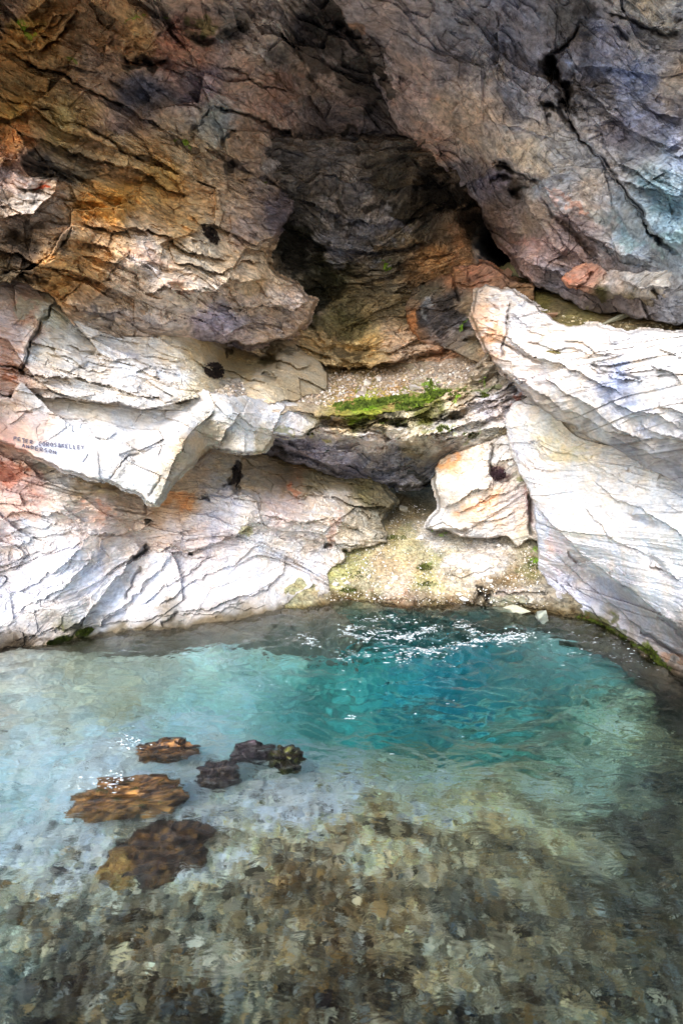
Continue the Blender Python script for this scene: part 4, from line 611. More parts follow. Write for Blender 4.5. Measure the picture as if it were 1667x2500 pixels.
BED_C = [(0,1640,'9A9C98'),(200,1620,'8C8C80'),(400,1600,'8C8C84'),(150,1720,'A8A49A'),(0,1720,'A89C94'),(300,1690,'98907A'),(550,1600,'A0B4B0'),(600,1690,'A8C8C4'),(800,1730,'A8D4D0'),(1000,1730,'98C4BC'),(1250,1650,'6CA4A4'),(450,1700,'A8C8C8'),(700,1510,'A8A898'),(900,1500,'6CB0B0'),(1150,1510,'3C8090'),(1300,1530,'607070'),
  (800,1560,'8CC8C4'),(1000,1560,'3C8CA4'),(1100,1590,'2C7490'),(900,1620,'84D0CC'),(700,1640,'98C4C4'),(900,1680,'A4D8D2'),(1150,1660,'80BCB8'),(1300,1600,'588C94'),(1400,1650,'689494'),(1500,1700,'5C706C'),(1600,1700,'2C3C3A'),(1640,1760,'182424'),  # right end darkened to paint in the dark roof's reflection
  (500,1740,'B8CCCC'),(300,1780,'BCD8E8'),(100,1820,'B4D0E4'),(50,1780,'A8B0B0'),(0,1950,'9CC4DC'),(150,2000,'B4D4EC'),(300,1870,'C4E0F0'),(250,2050,'BCD8EA'),(100,2100,'B0C0C8'),(600,1880,'C0D4DC'),(750,1850,'D0E0E4'),(850,1840,'DCE0DC'),(650,1960,'B8BCB4'),(550,2000,'BCC4C4'),  # left bed tinted blue in place of a sky reflection
  (900,1800,'BCC8BC'),(1000,1750,'A8B8A4'),(1200,1760,'98A08C'),(1100,1850,'A8A48C'),(900,1920,'A09078'),(1000,1960,'A09484'),(850,2000,'A8A090'),(1200,1920,'989480'),(1350,1850,'8C9084'),(1450,1780,'6890A0'),(1550,1800,'3A5460'),(1640,1850,'202E32'),(1300,2000,'948C78'),(1450,1950,'84847C'),(1600,2000,'3A4230'),
  (700,2100,'948470'),(500,2130,'98A09C'),(300,2120,'A4ACAC'),(850,2150,'7C6850'),(1000,2120,'8C8474'),(1100,2160,'A4B0B4'),(1250,2150,'948C7C'),(1450,2150,'84807A'),(1600,2150,'5C5E48'),
  (100,2200,'7C8C90'),(350,2220,'5C4C3C'),(500,2250,'8C9898'),(650,2260,'7C6C54'),(850,2230,'5C4430'),(1000,2260,'8C8470'),(1150,2280,'8C8C80'),(1400,2280,'707468'),(1600,2300,'4C5248'),
  (50,2300,'7CA0B4'),(200,2330,'4C3E30'),(400,2320,'5C5644'),(600,2330,'8CA0A4'),(800,2350,'4C3826'),(950,2340,'6E5840'),(1100,2380,'70807C'),(1300,2400,'687470'),(1500,2420,'5C6A64'),
  (100,2420,'3C3428'),(350,2430,'5C6460'),(500,2460,'3C3024'),(700,2440,'54462E'),(900,2440,'8CA4AC'),(1000,2450,'5C7888'),(1200,2470,'5A6862'),(1640,2450,'3C444A'),(300,2490,'34302A')]
PX, PY, BX, BY = pool_grid(-900, 2600, 1452, 3300, 3.2, 0.0)
PXo, PYo = PX, PY
PXc = np.clip(PX, -200, 1867); PYc = np.clip(PY, 1452, 2560)
Zb = rbf(BED_D, PXc, PYc, .05)[0]
Zb = np.clip(Zb, -2.4, -.08)
flat = np.clip((-Zb-.2)/.8, 0, 1)
f1,fe,a1,b1,c1,ox,oy = voro(BX/.16+.3*perlin(BX*5,BY*5,3), BY/.13, 201)
g1,ge,a2,b2,c2,_,_ = voro(BX/.075+.6*perlin(BX*5,BY*7,7), BY/.055+.6*perlin(BX*5,BY*7,8), 211)
k1,ke,a3,b3,c3,_,_ = voro(BX/.024+.5*perlin(BX*12,BY*14,9), BY/.021+.5*perlin(BX*12,BY*14,10), 221)
big = sstep(.35,.75,a1)*sstep(-.2,.3,fbm(BX*.9,BY*.9,205,3))
Zb = Zb + (.018*big*np.clip(1-f1*1.4,0,1)**.6*(.4+b1) + .014*np.clip(1-g1*1.3,0,1)*(.3+b2) + .010*np.clip(1-k1*1.2,0,1))*(1-.6*flat) + .05*fbm(BX*1.2,BY*1.2,207,4)
Cb = idw([(p[0],p[1],*hx(p[2])) for p in BED_C], PXc+22*fbm(BX*3,BY*3,231,4,.6), PYc+22*fbm(BX*3,BY*3,233,4,.6), 3.2, 1600)
pal = np.array([hx(q) for q in ('3A2E22','5A4630','A8A898','D8DCDC','A88A54','C8B088','6A6458','90A0A4','E4D8C0','2E2820','7C6040','B8C4C8')])
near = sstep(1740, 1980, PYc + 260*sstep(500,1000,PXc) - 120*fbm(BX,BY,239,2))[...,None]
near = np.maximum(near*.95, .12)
p1 = pal[(c2*12).astype(int)%12]; p2 = pal[(c3*12).astype(int)%12]; p0 = pal[(c1*12).astype(int)%12]
mixc = .10*p1+.85*p2+.05*p0
Cb = Cb*(1-.42*near) + (mixc*(.35+.9*Cb.mean(-1, keepdims=True)/.3))*.42*near
Cb = Cb*np.exp(near[...,0]*(.15*(a2-.5)+1.1*(a3-.5)+1.6*fbm(BX*2.2,BY*2.9,241,6,.68)+.3)+.12*fbm(BX*4,BY*6,243,4))[...,None]
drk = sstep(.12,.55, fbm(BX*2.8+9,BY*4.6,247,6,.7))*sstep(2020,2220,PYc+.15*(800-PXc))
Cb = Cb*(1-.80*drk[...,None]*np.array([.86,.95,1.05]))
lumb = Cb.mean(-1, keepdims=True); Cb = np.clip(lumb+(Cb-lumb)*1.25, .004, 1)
Cb = np.clip(Cb*((2.0-1.05*flat)*(1-.70*sstep(1880,2230,PYc+.16*(PXc-400)))*(1-.4*sstep(1350,1640,PXc)))[...,None]*(1+near*np.array([.26,.03,-.26])), .006, .86)  # right side darkened further for the painted roof reflection
M_bed = rock_mat('pool_bed', 60, (1,1,1), 0, .010, .8, .30, .2)
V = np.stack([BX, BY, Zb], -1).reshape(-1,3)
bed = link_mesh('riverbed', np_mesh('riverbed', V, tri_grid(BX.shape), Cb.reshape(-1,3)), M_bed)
tag(bed, kind='structure')
# the bed and gravel bank go on behind the camera
bm = bmesh.new()
gx = [(-40,40)]; vs = [bm.verts.new(p) for p in ((-9,1.0,-.45),(9,1.0,-.45),(14,-2,-.2),(30,-14,.7),(-30,-14,.7),(-14,-2,-.2))]
bm.faces.new(vs); me = bpy.data.meshes.new('river_bank'); bm.to_mesh(me); bm.free()
a = me.color_attributes.new('col', 'FLOAT_COLOR', 'POINT'); a.data.foreach_set('color', [.5,.48,.44,1]*6)
tag(link_mesh('river_bank', me, rock_mat('bank_gravel', 20, (1,1,1), 0, .03, .9, .4)), kind='structure')

def water_mat():
    m = bpy.data.materials.new('water'); m.use_nodes = True; t = m.node_tree; t.nodes.clear()
    out = N(t,'ShaderNodeOutputMaterial')
    tc = N(t,'ShaderNodeTexCoord'); mp = N(t,'ShaderNodeMapping'); mp.inputs['Scale'].default_value = (1.0, 1.8, 1); mp.inputs['Rotation'].default_value = (0,0,.12)
    t.links.new(tc.outputs['Object'], mp.inputs[0])
    n1 = N(t,'ShaderNodeTexNoise'); n1.inputs['Scale'].default_value = 9; n1.inputs['Detail'].default_value = 5; n1.inputs['Distortion'].default_value = .6
    t.links.new(mp.outputs[0], n1.inputs['Vector'])
    bp = N(t,'ShaderNodeBump'); bp.inputs['Strength'].default_value = .8; bp.inputs['Distance'].default_value = .015
    t.links.new(n1.outputs[0], bp.inputs['Height'])
    tr = N(t,'ShaderNodeBsdfTransparent'); tr.inputs[0].default_value = (.97,.99,.99,1)
    rf = N(t,'ShaderNodeBsdfRefraction'); rf.inputs['IOR'].default_value = 1.33; rf.inputs['Roughness'].default_value = .04; t.links.new(bp.outputs[0], rf.inputs['Normal'])
    mx = N(t,'ShaderNodeMixShader'); mx.inputs[0].default_value = 1.0
    t.links.new(tr.outputs[0], mx.inputs[1]); t.links.new(rf.outputs[0], mx.inputs[2])
    gl = N(t,'ShaderNodeBsdfGlossy'); gl.inputs['Roughness'].default_value = .05; t.links.new(bp.outputs[0], gl.inputs['Normal'])
    fr = N(t,'ShaderNodeFresnel'); fr.inputs['IOR'].default_value = 1.33; t.links.new(bp.outputs[0], fr.inputs['Normal'])
    m2 = N(t,'ShaderNodeMixShader'); t.links.new(fr.outputs[0], m2.inputs[0]); t.links.new(mx.outputs[0], m2.inputs[1]); t.links.new(gl.outputs[0], m2.inputs[2])
    t.links.new(m2.outputs[0], out.inputs['Surface'])
    va = N(t,'ShaderNodeVolumeAbsorption'); va.inputs[0].default_value = (.10,.84,.88,1); va.inputs[1].default_value = .42
    t.links.new(va.outputs[0], out.inputs['Volume'])
    return m
PX, PY, WX, WY = pool_grid(-900, 2600, 1440, 3300, 3.6, 0.0)
r_up = np.sqrt((WX-.75)**2+((WY-5.75)*1.3)**2)
amp = (.80+.9*np.exp(-(r_up/2.2)**2))*(1-.80*sstep(1700,2000,PY))
qx = WX+.22*fbm(WX*1.1,WY*1.6,301,3); qy = WY+.16*fbm(WX*1.1,WY*1.6,303,3)
Zw = amp*(.022*fbm(qx*2.4, qy*6.5, 305, 4, .6) + .014*perlin(qx*7+3*qy, qy*17, 311))
Zw += amp*.0055*perlin(qx*13+5*qy, qy*36, 317)*(1+.8*fbm(WX*1.5,WY*2,319,2))
Zw += .018*np.exp(-(r_up/.9)**2)*np.cos(r_up*15+1.4*perlin(WX*2,WY*2,313)) + .03*np.exp(-(r_up/.7)**2)
V = np.stack([WX, WY, Zw], -1)
n, m_ = WX.shape
ring = list(range(0, m_)) + [i*m_+m_-1 for i in range(1,n)] + [(n-1)*m_+j for j in range(m_-2,-1,-1)] + [i*m_ for i in range(n-2,0,-1)]
Vf = V.reshape(-1,3); low = Vf[ring].copy(); low[:,2] = -3.0
base = len(Vf); nr = len(ring)
side = np.array([[ring[i], base+i, base+(i+1)%nr, ring[(i+1)%nr]] for i in range(nr)])
top = tri_grid(WX.shape)
me = bpy.data.meshes.new('water'); allV = np.vstack([Vf, low])
faces_l = np.concatenate([top.ravel(), side[:, ::-1].ravel(), np.arange(base, base+nr)[::-1]])
cnt = np.concatenate([np.full(len(top)+len(side), 4), [nr]]); st = np.concatenate([[0], np.cumsum(cnt)[:-1]])
me.vertices.add(len(allV)); me.vertices.foreach_set('co', allV.astype(np.float32).ravel())
me.loops.add(len(faces_l)); me.loops.foreach_set('vertex_index', faces_l.astype(np.int32))
me.polygons.add(len(cnt)); me.polygons.foreach_set('loop_start', st.astype(np.int32)); me.polygons.foreach_set('loop_total', cnt.astype(np.int32))
us = np.zeros(len(cnt), bool); us[:len(top)] = True; me.polygons.foreach_set('use_smooth', us); me.update(); me.validate()
water = link_mesh('water', me, water_mat()); tag(water, kind='structure')
bm = bmesh.new(); bm.from_mesh(me); bmesh.ops.recalc_face_normals(bm, faces=bm.faces); bm.to_mesh(me); bm.free()

# ------------------------------------------------------------------ labels of the rock masses
for n_ in ('cave_roof','cave_roof_slope','cave_back_wall','upper_wall','cave_wall','alcove_wall','shore_ground','scree_ledge','soil_shelf'):
    tag(bpy.data.objects[n_], kind='structure')
for n_, l_, c_ in (
  ('rock_slab','large smooth white rock slab with pencilled writing at its left end, jutting over the lower wall','rock slab'),
  ('leaning_boulder','huge bright white layered boulder rising to a blunt tip beside the dark cleft','boulder'),
  ('boulder_foot','smooth white rock mass under the blunt-tipped boulder, its mossy foot in the pool','boulder'),
  ('hanging_rock','pinkish grey rock slab wedged between the dark roof and the bare soil shelf','rock'),
  ('rock_pillar','cream and orange fractured rock block standing beside the small dark hole above the shore','rock block'),
  ('rock_buttress','dark mottled rock knob behind the tip of the white boulder, above the pebble ledge','rock'),
  ('broken_strata','thin broken grey rock layers under the mossy pebble ledge, overhanging the small dark hole','rock layers')):
    tag(bpy.data.objects[n_], l_, c_)

# ------------------------------------------------------------------ loose things
rng = np.random.RandomState(5); random.seed(5)
def attr_col(me, cols):
    a = me.color_attributes.new('col', 'FLOAT_COLOR', 'POINT'); c = np.ones((len(me.vertices),4), np.float32); c[:,:3] = cols
    a.data.foreach_set('color', c.ravel())
def chip_arrays(seed, n=11):
    r = np.random.RandomState(seed); bm = bmesh.new()
    for k in range(n):
        p = r.normal(size=3); p /= np.linalg.norm(p); bm.verts.new(p*(.8+.3*r.rand())*np.array([1,.8,.55]))
    res = bmesh.ops.convex_hull(bm, input=bm.verts)
    junk = [e for e in res['geom_interior'] if isinstance(e, bmesh.types.BMVert)]
    bmesh.ops.delete(bm, geom=junk, context='VERTS')
    bmesh.ops.triangulate(bm, faces=bm.faces)
    bm.verts.index_update(); v = np.array([q.co[:] for q in bm.verts]); f = np.array([[q.index for q in fc.verts] for fc in bm.faces]); bm.free()
    return v, f
CHIPS = [chip_arrays(100+k, 10+k % 4) for k in range(14)]
M_stone = rock_mat('stone', 90, (1,1,1), 0, .004, .85, .25)
M_wet = rock_mat('wet_stone', 30, (1,1,2), .2, .012, .35, .5, .5)
STONE_COLS = ['D8D0C8','C8BCB0','E4E0DC','B8A898','A89888','D0B8A0','C0B4B0','9A8C80','E0D4C4','B4846C','CCC8CC']
def chip_mesh(name, k, colr):
    v, f = CHIPS[k]; me = np_mesh(name, v, f, np.tile(hx(colr), (len(v),1)), smooth=False); me.materials.append(M_stone); return me
def in_poly(p, poly):
    return poly_sd(np.array([[p[0]]], np.float32), np.array([[p[1]]], np.float32), poly)[0,0] < 0
def gravel(name, where, poly, n, size, cols, parent=None, mat=None, lift=.25, prob=None):
    Vs = []; Fs = []; Cs = []; off = 0; x0, y0 = np.min(poly, 0); x1, y1 = np.max(poly, 0); k = 0; tries = 0
    while k < n and tries < n*8:
        tries += 1; p = (x0+rng.rand()*(x1-x0), y0+rng.rand()*(y1-y0))
        if not in_poly(p, poly): continue
        if prob is not None and rng.rand() > prob(*p): continue
        P, nn = surf(where, *p); v, f = CHIPS[rng.randint(len(CHIPS))]
        s_ = size[0]+(size[1]-size[0])*rng.rand()**2.2
        R = np.array(Euler((rng.rand()*.8, rng.rand()*.8, rng.rand()*6.3)).to_matrix())
        Vs.append((v*s_*.5)@R.T + np.array(P)+np.array(nn)*s_*lift*.5); Fs.append(f+off); off += len(v)
        c = hx(cols[rng.randint(len(cols))])*(.8+.35*rng.rand()); Cs.append(np.tile(np.clip(c,0,.85), (len(v),1))); k += 1
    return link_mesh(name, np_mesh(name, np.vstack(Vs), np.vstack(Fs), np.vstack(Cs), smooth=False), mat or M_stone, parent)
L_POLY = [(500,955),(640,920),(700,906),(800,908),(950,902),(1080,888),(1160,880),(1180,905),(1120,935),(1060,955),(960,965),(860,972),(795,992),(700,975),(600,968),(520,970)]
tag(gravel('ledge_gravel','scree_ledge',L_POLY,2600,(.012,.065),STONE_COLS[:9]), 'pale gravel of small chips covering the rock ledge behind the green moss', 'gravel', kind='stuff')
SH = [(790,1470),(840,1350),(900,1340),(945,1290),(960,1230),(1060,1230),(1020,1290),(1100,1320),(1290,1330),(1310,1400),(1340,1480),(1180,1476),(1000,1474)]
tag(gravel('shore_gravel','shore_ground',SH,2400,(.008,.036),['E8E4E0','D8D0C4','C8BCA8','F0EEEA','B0A490','9C8C74'], prob=lambda x,y: (.35 if poly_sd(np.array([[x]]),np.array([[y]]),[(1085,1370),(1120,1350),(1220,1340),(1215,1380),(1150,1405)])[0,0] > 0 else 0)), 'tiny pale stones scattered over the sloping shore between water and cave hole', 'gravel', kind='stuff')
tag(gravel('shelf_gravel','soil_shelf',[(1300,750),(1400,770),(1600,790),(1667,800),(1667,815),(1500,805),(1400,795)],160,(.012,.045),['B0A488','8C8468','C8BC9C']), 'small stones in the brown soil behind the top of the white boulder', 'gravel', kind='stuff')
# the larger stones one can tell apart
def place_stone(px, py, where, size, k, colr, label, group, name='stone', squash=(1,1,1), sink=.2):
    P, nn = surf(where, px, py); o = bpy.data.objects.new(name, chip_mesh(name, k % 14, colr)); COL.objects.link(o)
    o.location = P+nn*size*(.5-sink)*.6; o.scale = tuple(size*.5*q for q in squash); o.rotation_euler = (rng.rand()*.6, rng.rand()*.6, rng.rand()*6.3)
    return tag(o, label, 'stone', group)
LG = 'angular stones lying in the rubble of the mossy ledge'
LS = []
for k in range(16):
    while True:
        p = (500+rng.rand()*660, 885+rng.rand()*100)
        if in_poly(p, L_POLY): break
    LS.append(p)
ORD = ['leftmost','second from the left','third from the left','fourth from the left','fifth from the left','sixth from the left','seventh from the left','eighth from the left','eighth from the right','seventh from the right','sixth from the right','fifth from the right','fourth from the right','third from the right','second from the right','rightmost']
for k, p in enumerate(sorted(LS)):
    place_stone(p[0], p[1], 'scree_ledge', .10+.06*rng.rand(), k, STONE_COLS[k % 9], 'angular stone on the pebble ledge, '+ORD[k]+' of its larger stones', LG)
SG = 'angular stones strewn on the shore slope'
LS = []
for k in range(16):
    while True:
        p = (800+rng.rand()*540, 1230+rng.rand()*245)
        if in_poly(p, SH) and not in_poly(p, [(1085,1370),(1120,1350),(1220,1340),(1215,1380),(1150,1405)]): break
    LS.append(p)
for k, p in enumerate(sorted(LS)):
    place_stone(p[0], p[1], 'shore_ground', .08+.05*rng.rand(), k+3, ['E8E4E0','D0C8BC','F0EEEA','B0A490'][k % 4], 'pale stone on the gravelly shore slope, '+ORD[k]+' of its larger stones', SG)
place_stone(1013,955,'scree_ledge',.20,3,'DCD8D8','white blocky stone at the mossy right end of the pebble ledge, biggest on the ledge',None,squash=(1.2,1,.9))
place_stone(1288,718,'soil_shelf',.22,5,'B88C74','upright pointed pinkish stone behind the tip of the white boulder',None,squash=(.5,.5,1.5))
place_stone(1240,672,'rock_buttress',.22,8,'C4A090','pink blocky stone in the mouth of the dark cleft',None)
place_stone(1345,772,'soil_shelf',.15,2,'A88870','small brown stone on the soil right behind the white boulder crest',None)
place_stone(1445,762,'soil_shelf',.26,6,'B4B0A0','flat grey stone lying on the soil under the wedged rock',None,squash=(1.5,.7,.4))
place_stone(1520,782,'soil_shelf',.26,11,'A0A08C','narrow slanting grey-green stone on the soil shelf',None,squash=(1.7,.5,.4))
place_stone(980,1245,'shore_ground',.22,7,'B0A894','grey stone at the foot of the small dark cave hole',None)
place_stone(1318,1515,'shore_ground',.30,4,'A8B0A4','pale green-grey stone at the water edge by the foot of the white rock',None,squash=(1.1,.8,.8))
place_stone(1185,1468,'shore_ground',.20,10,'4C463C','dark wet stone standing in the shallow water edge below the smooth white patch',None,squash=(.8,.8,1.1))
place_stone(1240,1475,'shore_ground',.50,12,'B4B4A0','broad low pale stone at the water edge beside the dark wet stone',None,squash=(1.5,.8,.5))

# gravel and cobbles on the pool bed
def bed_z(x, y):
    j = np.searchsorted(-BY[:,0], -y); j = min(max(j, 0), len(BY)-1); i = np.searchsorted(BX[j], x); i = min(max(i, 0), BX.shape[1]-1); return float(Zb[j,i]), Cb[j,i]
Vs=[]; Fs=[]; Cs=[]; off=0; k=0
BP = ['4A3A2A','6A543C','8C7C64','B0A890','C8C4B8','A8824C','2E2820','7C7460','98A0A0','D8CCB0','5A4C38']
while k < 12000:
    px = -60+rng.rand()*1790; py = 1760+800*rng.rand()**1.0
    if rng.rand() > (.12+.88*max(0, min(1, (py-1900+.32*(px-300))/330))): continue
    p = water_pt(px, py, -.3); z, c_ = bed_z(p.x, p.y); v, f = CHIPS[rng.randint(14)]; s_ = .014+.050*rng.rand()**2.6
    if rng.rand() < .006: s_ = .07+.06*rng.rand()
    R = np.array(Euler((rng.rand()*.7, rng.rand()*.7, rng.rand()*6.3)).to_matrix())
    Vs.append((v*s_*.55)@R.T+np.array([p.x, p.y, z+s_*.12])); Fs.append(f+off); off += len(v); k += 1
    c = (.45*hx(BP[rng.randint(11)])+.55*c_)*(.35+1.15*rng.rand()**1.3); Cs.append(np.tile(np.clip(c,.01,.8), (len(v),1)))
tag(link_mesh('bed_gravel', np_mesh('bed_gravel', np.vstack(Vs), np.vstack(Fs), np.vstack(Cs), smooth=False), M_stone), 'brown, grey and cream gravel covering the bed of the clear shallows', 'gravel', kind='stuff')

# stones standing in the stream
def stream_rock(name, px, py, wpx, hpx, z0, hz, cols, label, seed, rotz=0.0):
    c = water_pt(px, py); d = c.y; sx = wpx*d/F/2*1.02; syy = abs(water_pt(px, py+hpx/2).y-water_pt(px, py-hpx/2).y)/2
    bm = bmesh.new(); bmesh.ops.create_icosphere(bm, subdivisions=5, radius=1.0)
    v = np.array([q.co[:] for q in bm.verts], np.float32); f = np.array([[q.index for q in fc.verts] for fc in bm.faces]); bm.free()
    a, b, cc = v[:,0], v[:,1], v[:,2]
    ft, fe_, ch = facet(a*1.6+cc*.9+seed, b*1.6-cc*.7+seed, seed); ft2, fe2, ch2 = facet(a*4+cc*2, b*4-cc*3+seed, seed+3)
    r = 1+.34*ft+.05*ft2+.22*fbm(a*2+seed, b*2+cc*2, seed+5, 4)
    v = v*r[:,None]; v = np.sign(v)*np.abs(v)**np.array([.9,.9,.75])
    v[:,0] *= sx; v[:,1] *= syy; v[:,2] *= hz
    n_ = fbm(a*2.2+seed, b*2.2+cc*1.5, seed+9, 4, .65); i_ = np.clip(((n_+.7)/1.4*len(cols)).astype(int), 0, len(cols)-1)
    C_ = np.array([hx(q) for q in cols])[i_]*(.75+.5*ch2)[:,None]
    o = link_mesh(name, np_mesh(name, v, f, np.clip(C_,0,.8), smooth=False), M_wet)
    o.location = (c.x, c.y, z0); o.rotation_euler = (0,0,rotz)
    return tag(o, label, 'rock', 'rocks in the stream bed')
stream_rock('stream_rock',322,1920,280,80,-.125,.125,['3A2A1C','6A4828','A07440','C08C4C','84603A','5A5A28'],'large orange-brown rock just breaking the surface, with foam at its left end',401,.25)
stream_rock('stream_rock',405,1815,150,36,-.10,.10,['2E2420','6A4A2C','9A6C38','4A3A34'],'low brown rock just under the surface beyond the orange rock, foam at its left tip',407,.1)
stream_rock('stream_rock',530,1856,105,56,-.17,.11,['3A2E30','5A4844','2A2224','7A6450'],'purplish dark sunken rock directly left of the wet green-sided rock',411,.1)
stream_rock('stream_rock',615,1814,115,34,-.13,.10,['2E262A','4A3C42','3A3234'],'narrow dark sunken rock farthest from the viewer, behind the wet green-sided rock',419,.1)
stream_rock('stream_rock',697,1838,84,46,-.085,.10,['14100E','2A2014','38361A','5C5E2A'],'wet black rock with green side poking above the water',421,.2)
stream_rock('stream_rock',400,2018,230,125,-.24,.12,['2E241E','4A3626','5A4030','8A6434','3A2C28'],'broad dark brown sunken rock nearest the viewer, below the orange rock',431,.5)
stream_rock('stream_rock',290,2065,90,60,-.24,.10,['C89C58','A8783C','E0B870'],'yellowish sunken stone at the left end of the broad dark sunken rock',437,.4)

# foam and droplets on the upwelling
bm = bmesh.new(); bmesh.ops.create_icosphere(bm, subdivisions=1, radius=1.0)
ICO = (np.array([q.co[:] for q in bm.verts]), np.array([[q.index for q in fc.verts] for fc in bm.faces])); bm.free()
def wz(x, y):
    j = np.argmin(np.abs(WY[:,0]-y)); i = np.argmin(np.abs(WX[j]-x)); return float(Zw[j,i])
Vs=[]; Fs=[]; off=0
def blob(x, y, z, sx, sy, sz):
    global off
    if rng.rand() < .35: sx *= 2.6; sz *= .5
    Vs.append(ICO[0]*np.array([sx,sy,sz])*(1+.25*rng.randn(len(ICO[0]),1))+np.array([x,y,z])); Fs.append(ICO[1]+off); off += len(ICO[0])
FO = [([(835,1556),(850,1540),(880,1528)],.05,90),([(868,1560),(930,1558),(990,1562),(1030,1552),(1062,1540)],.06,330),([(1095,1582),(1150,1572),(1200,1572),(1250,1562),(1290,1556)],.06,260),([(960,1608),(1020,1600),(1080,1598)],.05,150),([(742,1555),(755,1565),(756,1585)],.05,50),
      ([(1120,1530),(1150,1545),(1165,1548)],.06,80),([(820,1600),(900,1608)],.05,60),([(1235,1556),(1260,1550)],.05,60),([(1180,1545),(1230,1570),(1310,1555)],.04,50),([(880,1515),(960,1518),(1030,1530)],.05,60),([(880,1580),(1000,1585),(1100,1610)],.10,60),([(600,1675),(850,1680)],.06,12),([(830,1755),(880,1754)],.02,14),
      ([(296,1806),(318,1812),(340,1818)],.05,60),([(205,1925),(240,1905),(275,1908),(315,1910)],.05,70),([(1480,1560),(1540,1600),(1570,1640)],.10,30),([(1290,1560),(1380,1590),(1480,1590)],.2,40),([(1000,1700),(950,1720)],.3,14)]
for pts, sp, n_ in FO:
    for k in range(int(n_*1.25)):
        t_ = rng.rand()*(len(pts)-1); i = min(int(t_), len(pts)-2); f_ = t_-i
        px = pts[i][0]+(pts[i+1][0]-pts[i][0])*f_; py = pts[i][1]+(pts[i+1][1]-pts[i][1])*f_
        p = water_pt(px, py); x = p.x+sp*rng.randn()*.9; y = p.y+sp*rng.randn(); s_ = (.0016+.0040*rng.rand()**2.5)*(p.y/5)**.5
        blob(x, y, wz(x,y)+.004+abs(rng.randn())*.008, s_*(1.2+rng.rand()*1.6), s_*1.2, s_*.7)
M_foam = bpy.data.materials.new('foam'); M_foam.use_nodes = True; b_ = M_foam.node_tree.nodes['Principled BSDF']
b_.inputs['Base Color'].default_value = (.62,.68,.71,1); b_.inputs['Roughness'].default_value = .35
tag(link_mesh('foam', np_mesh('foam', np.vstack(Vs), np.vstack(Fs)), M_foam), 'white foam and droplets on the bubbling water over the deep blue spot and beside the stream rocks', 'foam', kind='stuff')

# moss: small leafy tufts
def leaf_mat(name, c1, c2):
    m = bpy.data.materials.new(name); m.use_nodes = True; t = m.node_tree; b = t.nodes['Principled BSDF']; b.inputs['Roughness'].default_value = .6
    b.inputs['Specular IOR Level'].default_value = .2
    n1 = N(t,'ShaderNodeTexNoise'); n1.inputs['Scale'].default_value = 22; tc = N(t,'ShaderNodeTexCoord'); t.links.new(tc.outputs['Object'], n1.inputs['Vector'])
    r = N(t,'ShaderNodeValToRGB'); r.color_ramp.elements[0].position = .35; r.color_ramp.elements[1].position = .65; r.color_ramp.elements[0].color = (*hx(c1),1); r.color_ramp.elements[1].color = (*hx(c2),1)
    t.links.new(n1.outputs[0], r.inputs[0]); t.links.new(r.outputs[0], b.inputs['Base Color'])
    return m
M_moss = leaf_mat('moss', '34401C', '6C8030'); M_dmoss = leaf_mat('dark_moss', '2A3012', '4E5A1E'); M_fern = leaf_mat('fern', '5C8C1C', '94C030')
def moss(name, where, spots, n, label, mat, size=.012):
    Vs=[]; Fs=[]; off=0
    for k in range(n):
        s_ = spots[rng.randint(len(spots))]; a = rng.rand()*6.28; r = rng.rand()**.6
        px = s_[0]+s_[2]*r*math.cos(a); py = s_[1]+s_[3]*r*math.sin(a)+ (s_[4] if len(s_)>4 else 0)*r*math.cos(a)*s_[2]
        if perlin(np.array([px/14.]), np.array([py/9.]), 77)[0] < -.25: continue
        P, nn = surf(where, px, py); nn = (nn+Vector((0,-.3,.9))).normalized()
        t1 = nn.orthogonal().normalized(); t1.rotate(Matrix.Rotation(rng.rand()*6.28, 3, nn)); h = size*(.6+.9*rng.rand())
        d = (nn+t1*rng.randn()*.5).normalized()
        Vs += [P-t1*h*.5, P+t1*h*.5, P+d*h*1.5+t1*h*.15]; Fs.append((off,off+1,off+2)); off += 3
    return tag(link_mesh(name, np_mesh(name, np.array([q[:] for q in Vs]), np.array(Fs), smooth=False), mat), label, 'moss', kind='stuff')
moss('moss','scree_ledge',[(870,990,55,12,-.05),(900,985,60,10,-.1),(960,975,50,8,-.15),(1000,990,40,10,-.1),(1060,962,40,7,-.2),(1045,945,10,20),(840,992,30,10)],9000,'bright green moss carpet along the front edge of the pebble ledge',M_moss,.016)
moss('moss','broken_strata',[(830,1012,40,6),(960,1030,40,8),(1120,960,30,6,-.2),(1180,965,12,6),(740,1058,24,6),(1150,1062,20,8),(1080,1048,16,10)],2500,'dull green moss in the cracks of the thin rock layers under the ledge',M_dmoss,.014)
moss('moss','cave_wall',[(205,1543,22,9,-.3),(150,1562,28,8,-.3),(125,1570,10,6)],3200,'dark green moss along the water line of the left wall',M_dmoss,.012)
moss('moss','boulder_foot',[(1440,1518,50,9,.4),(1500,1548,40,8,.5),(1585,1592,18,10,.5),(1540,1572,30,7,.5),(1610,1618,24,7,.7)],5000,'green and brown moss along the water line of the white rock foot',M_dmoss,.014)
moss('moss','shore_ground',[(1035,1385,20,8),(1040,1425,24,6),(960,1312,30,6),(870,1400,30,14),(1300,1380,16,20),(850,1440,20,6)],1500,'thin olive moss patches on the sloping shore',M_dmoss,.012)

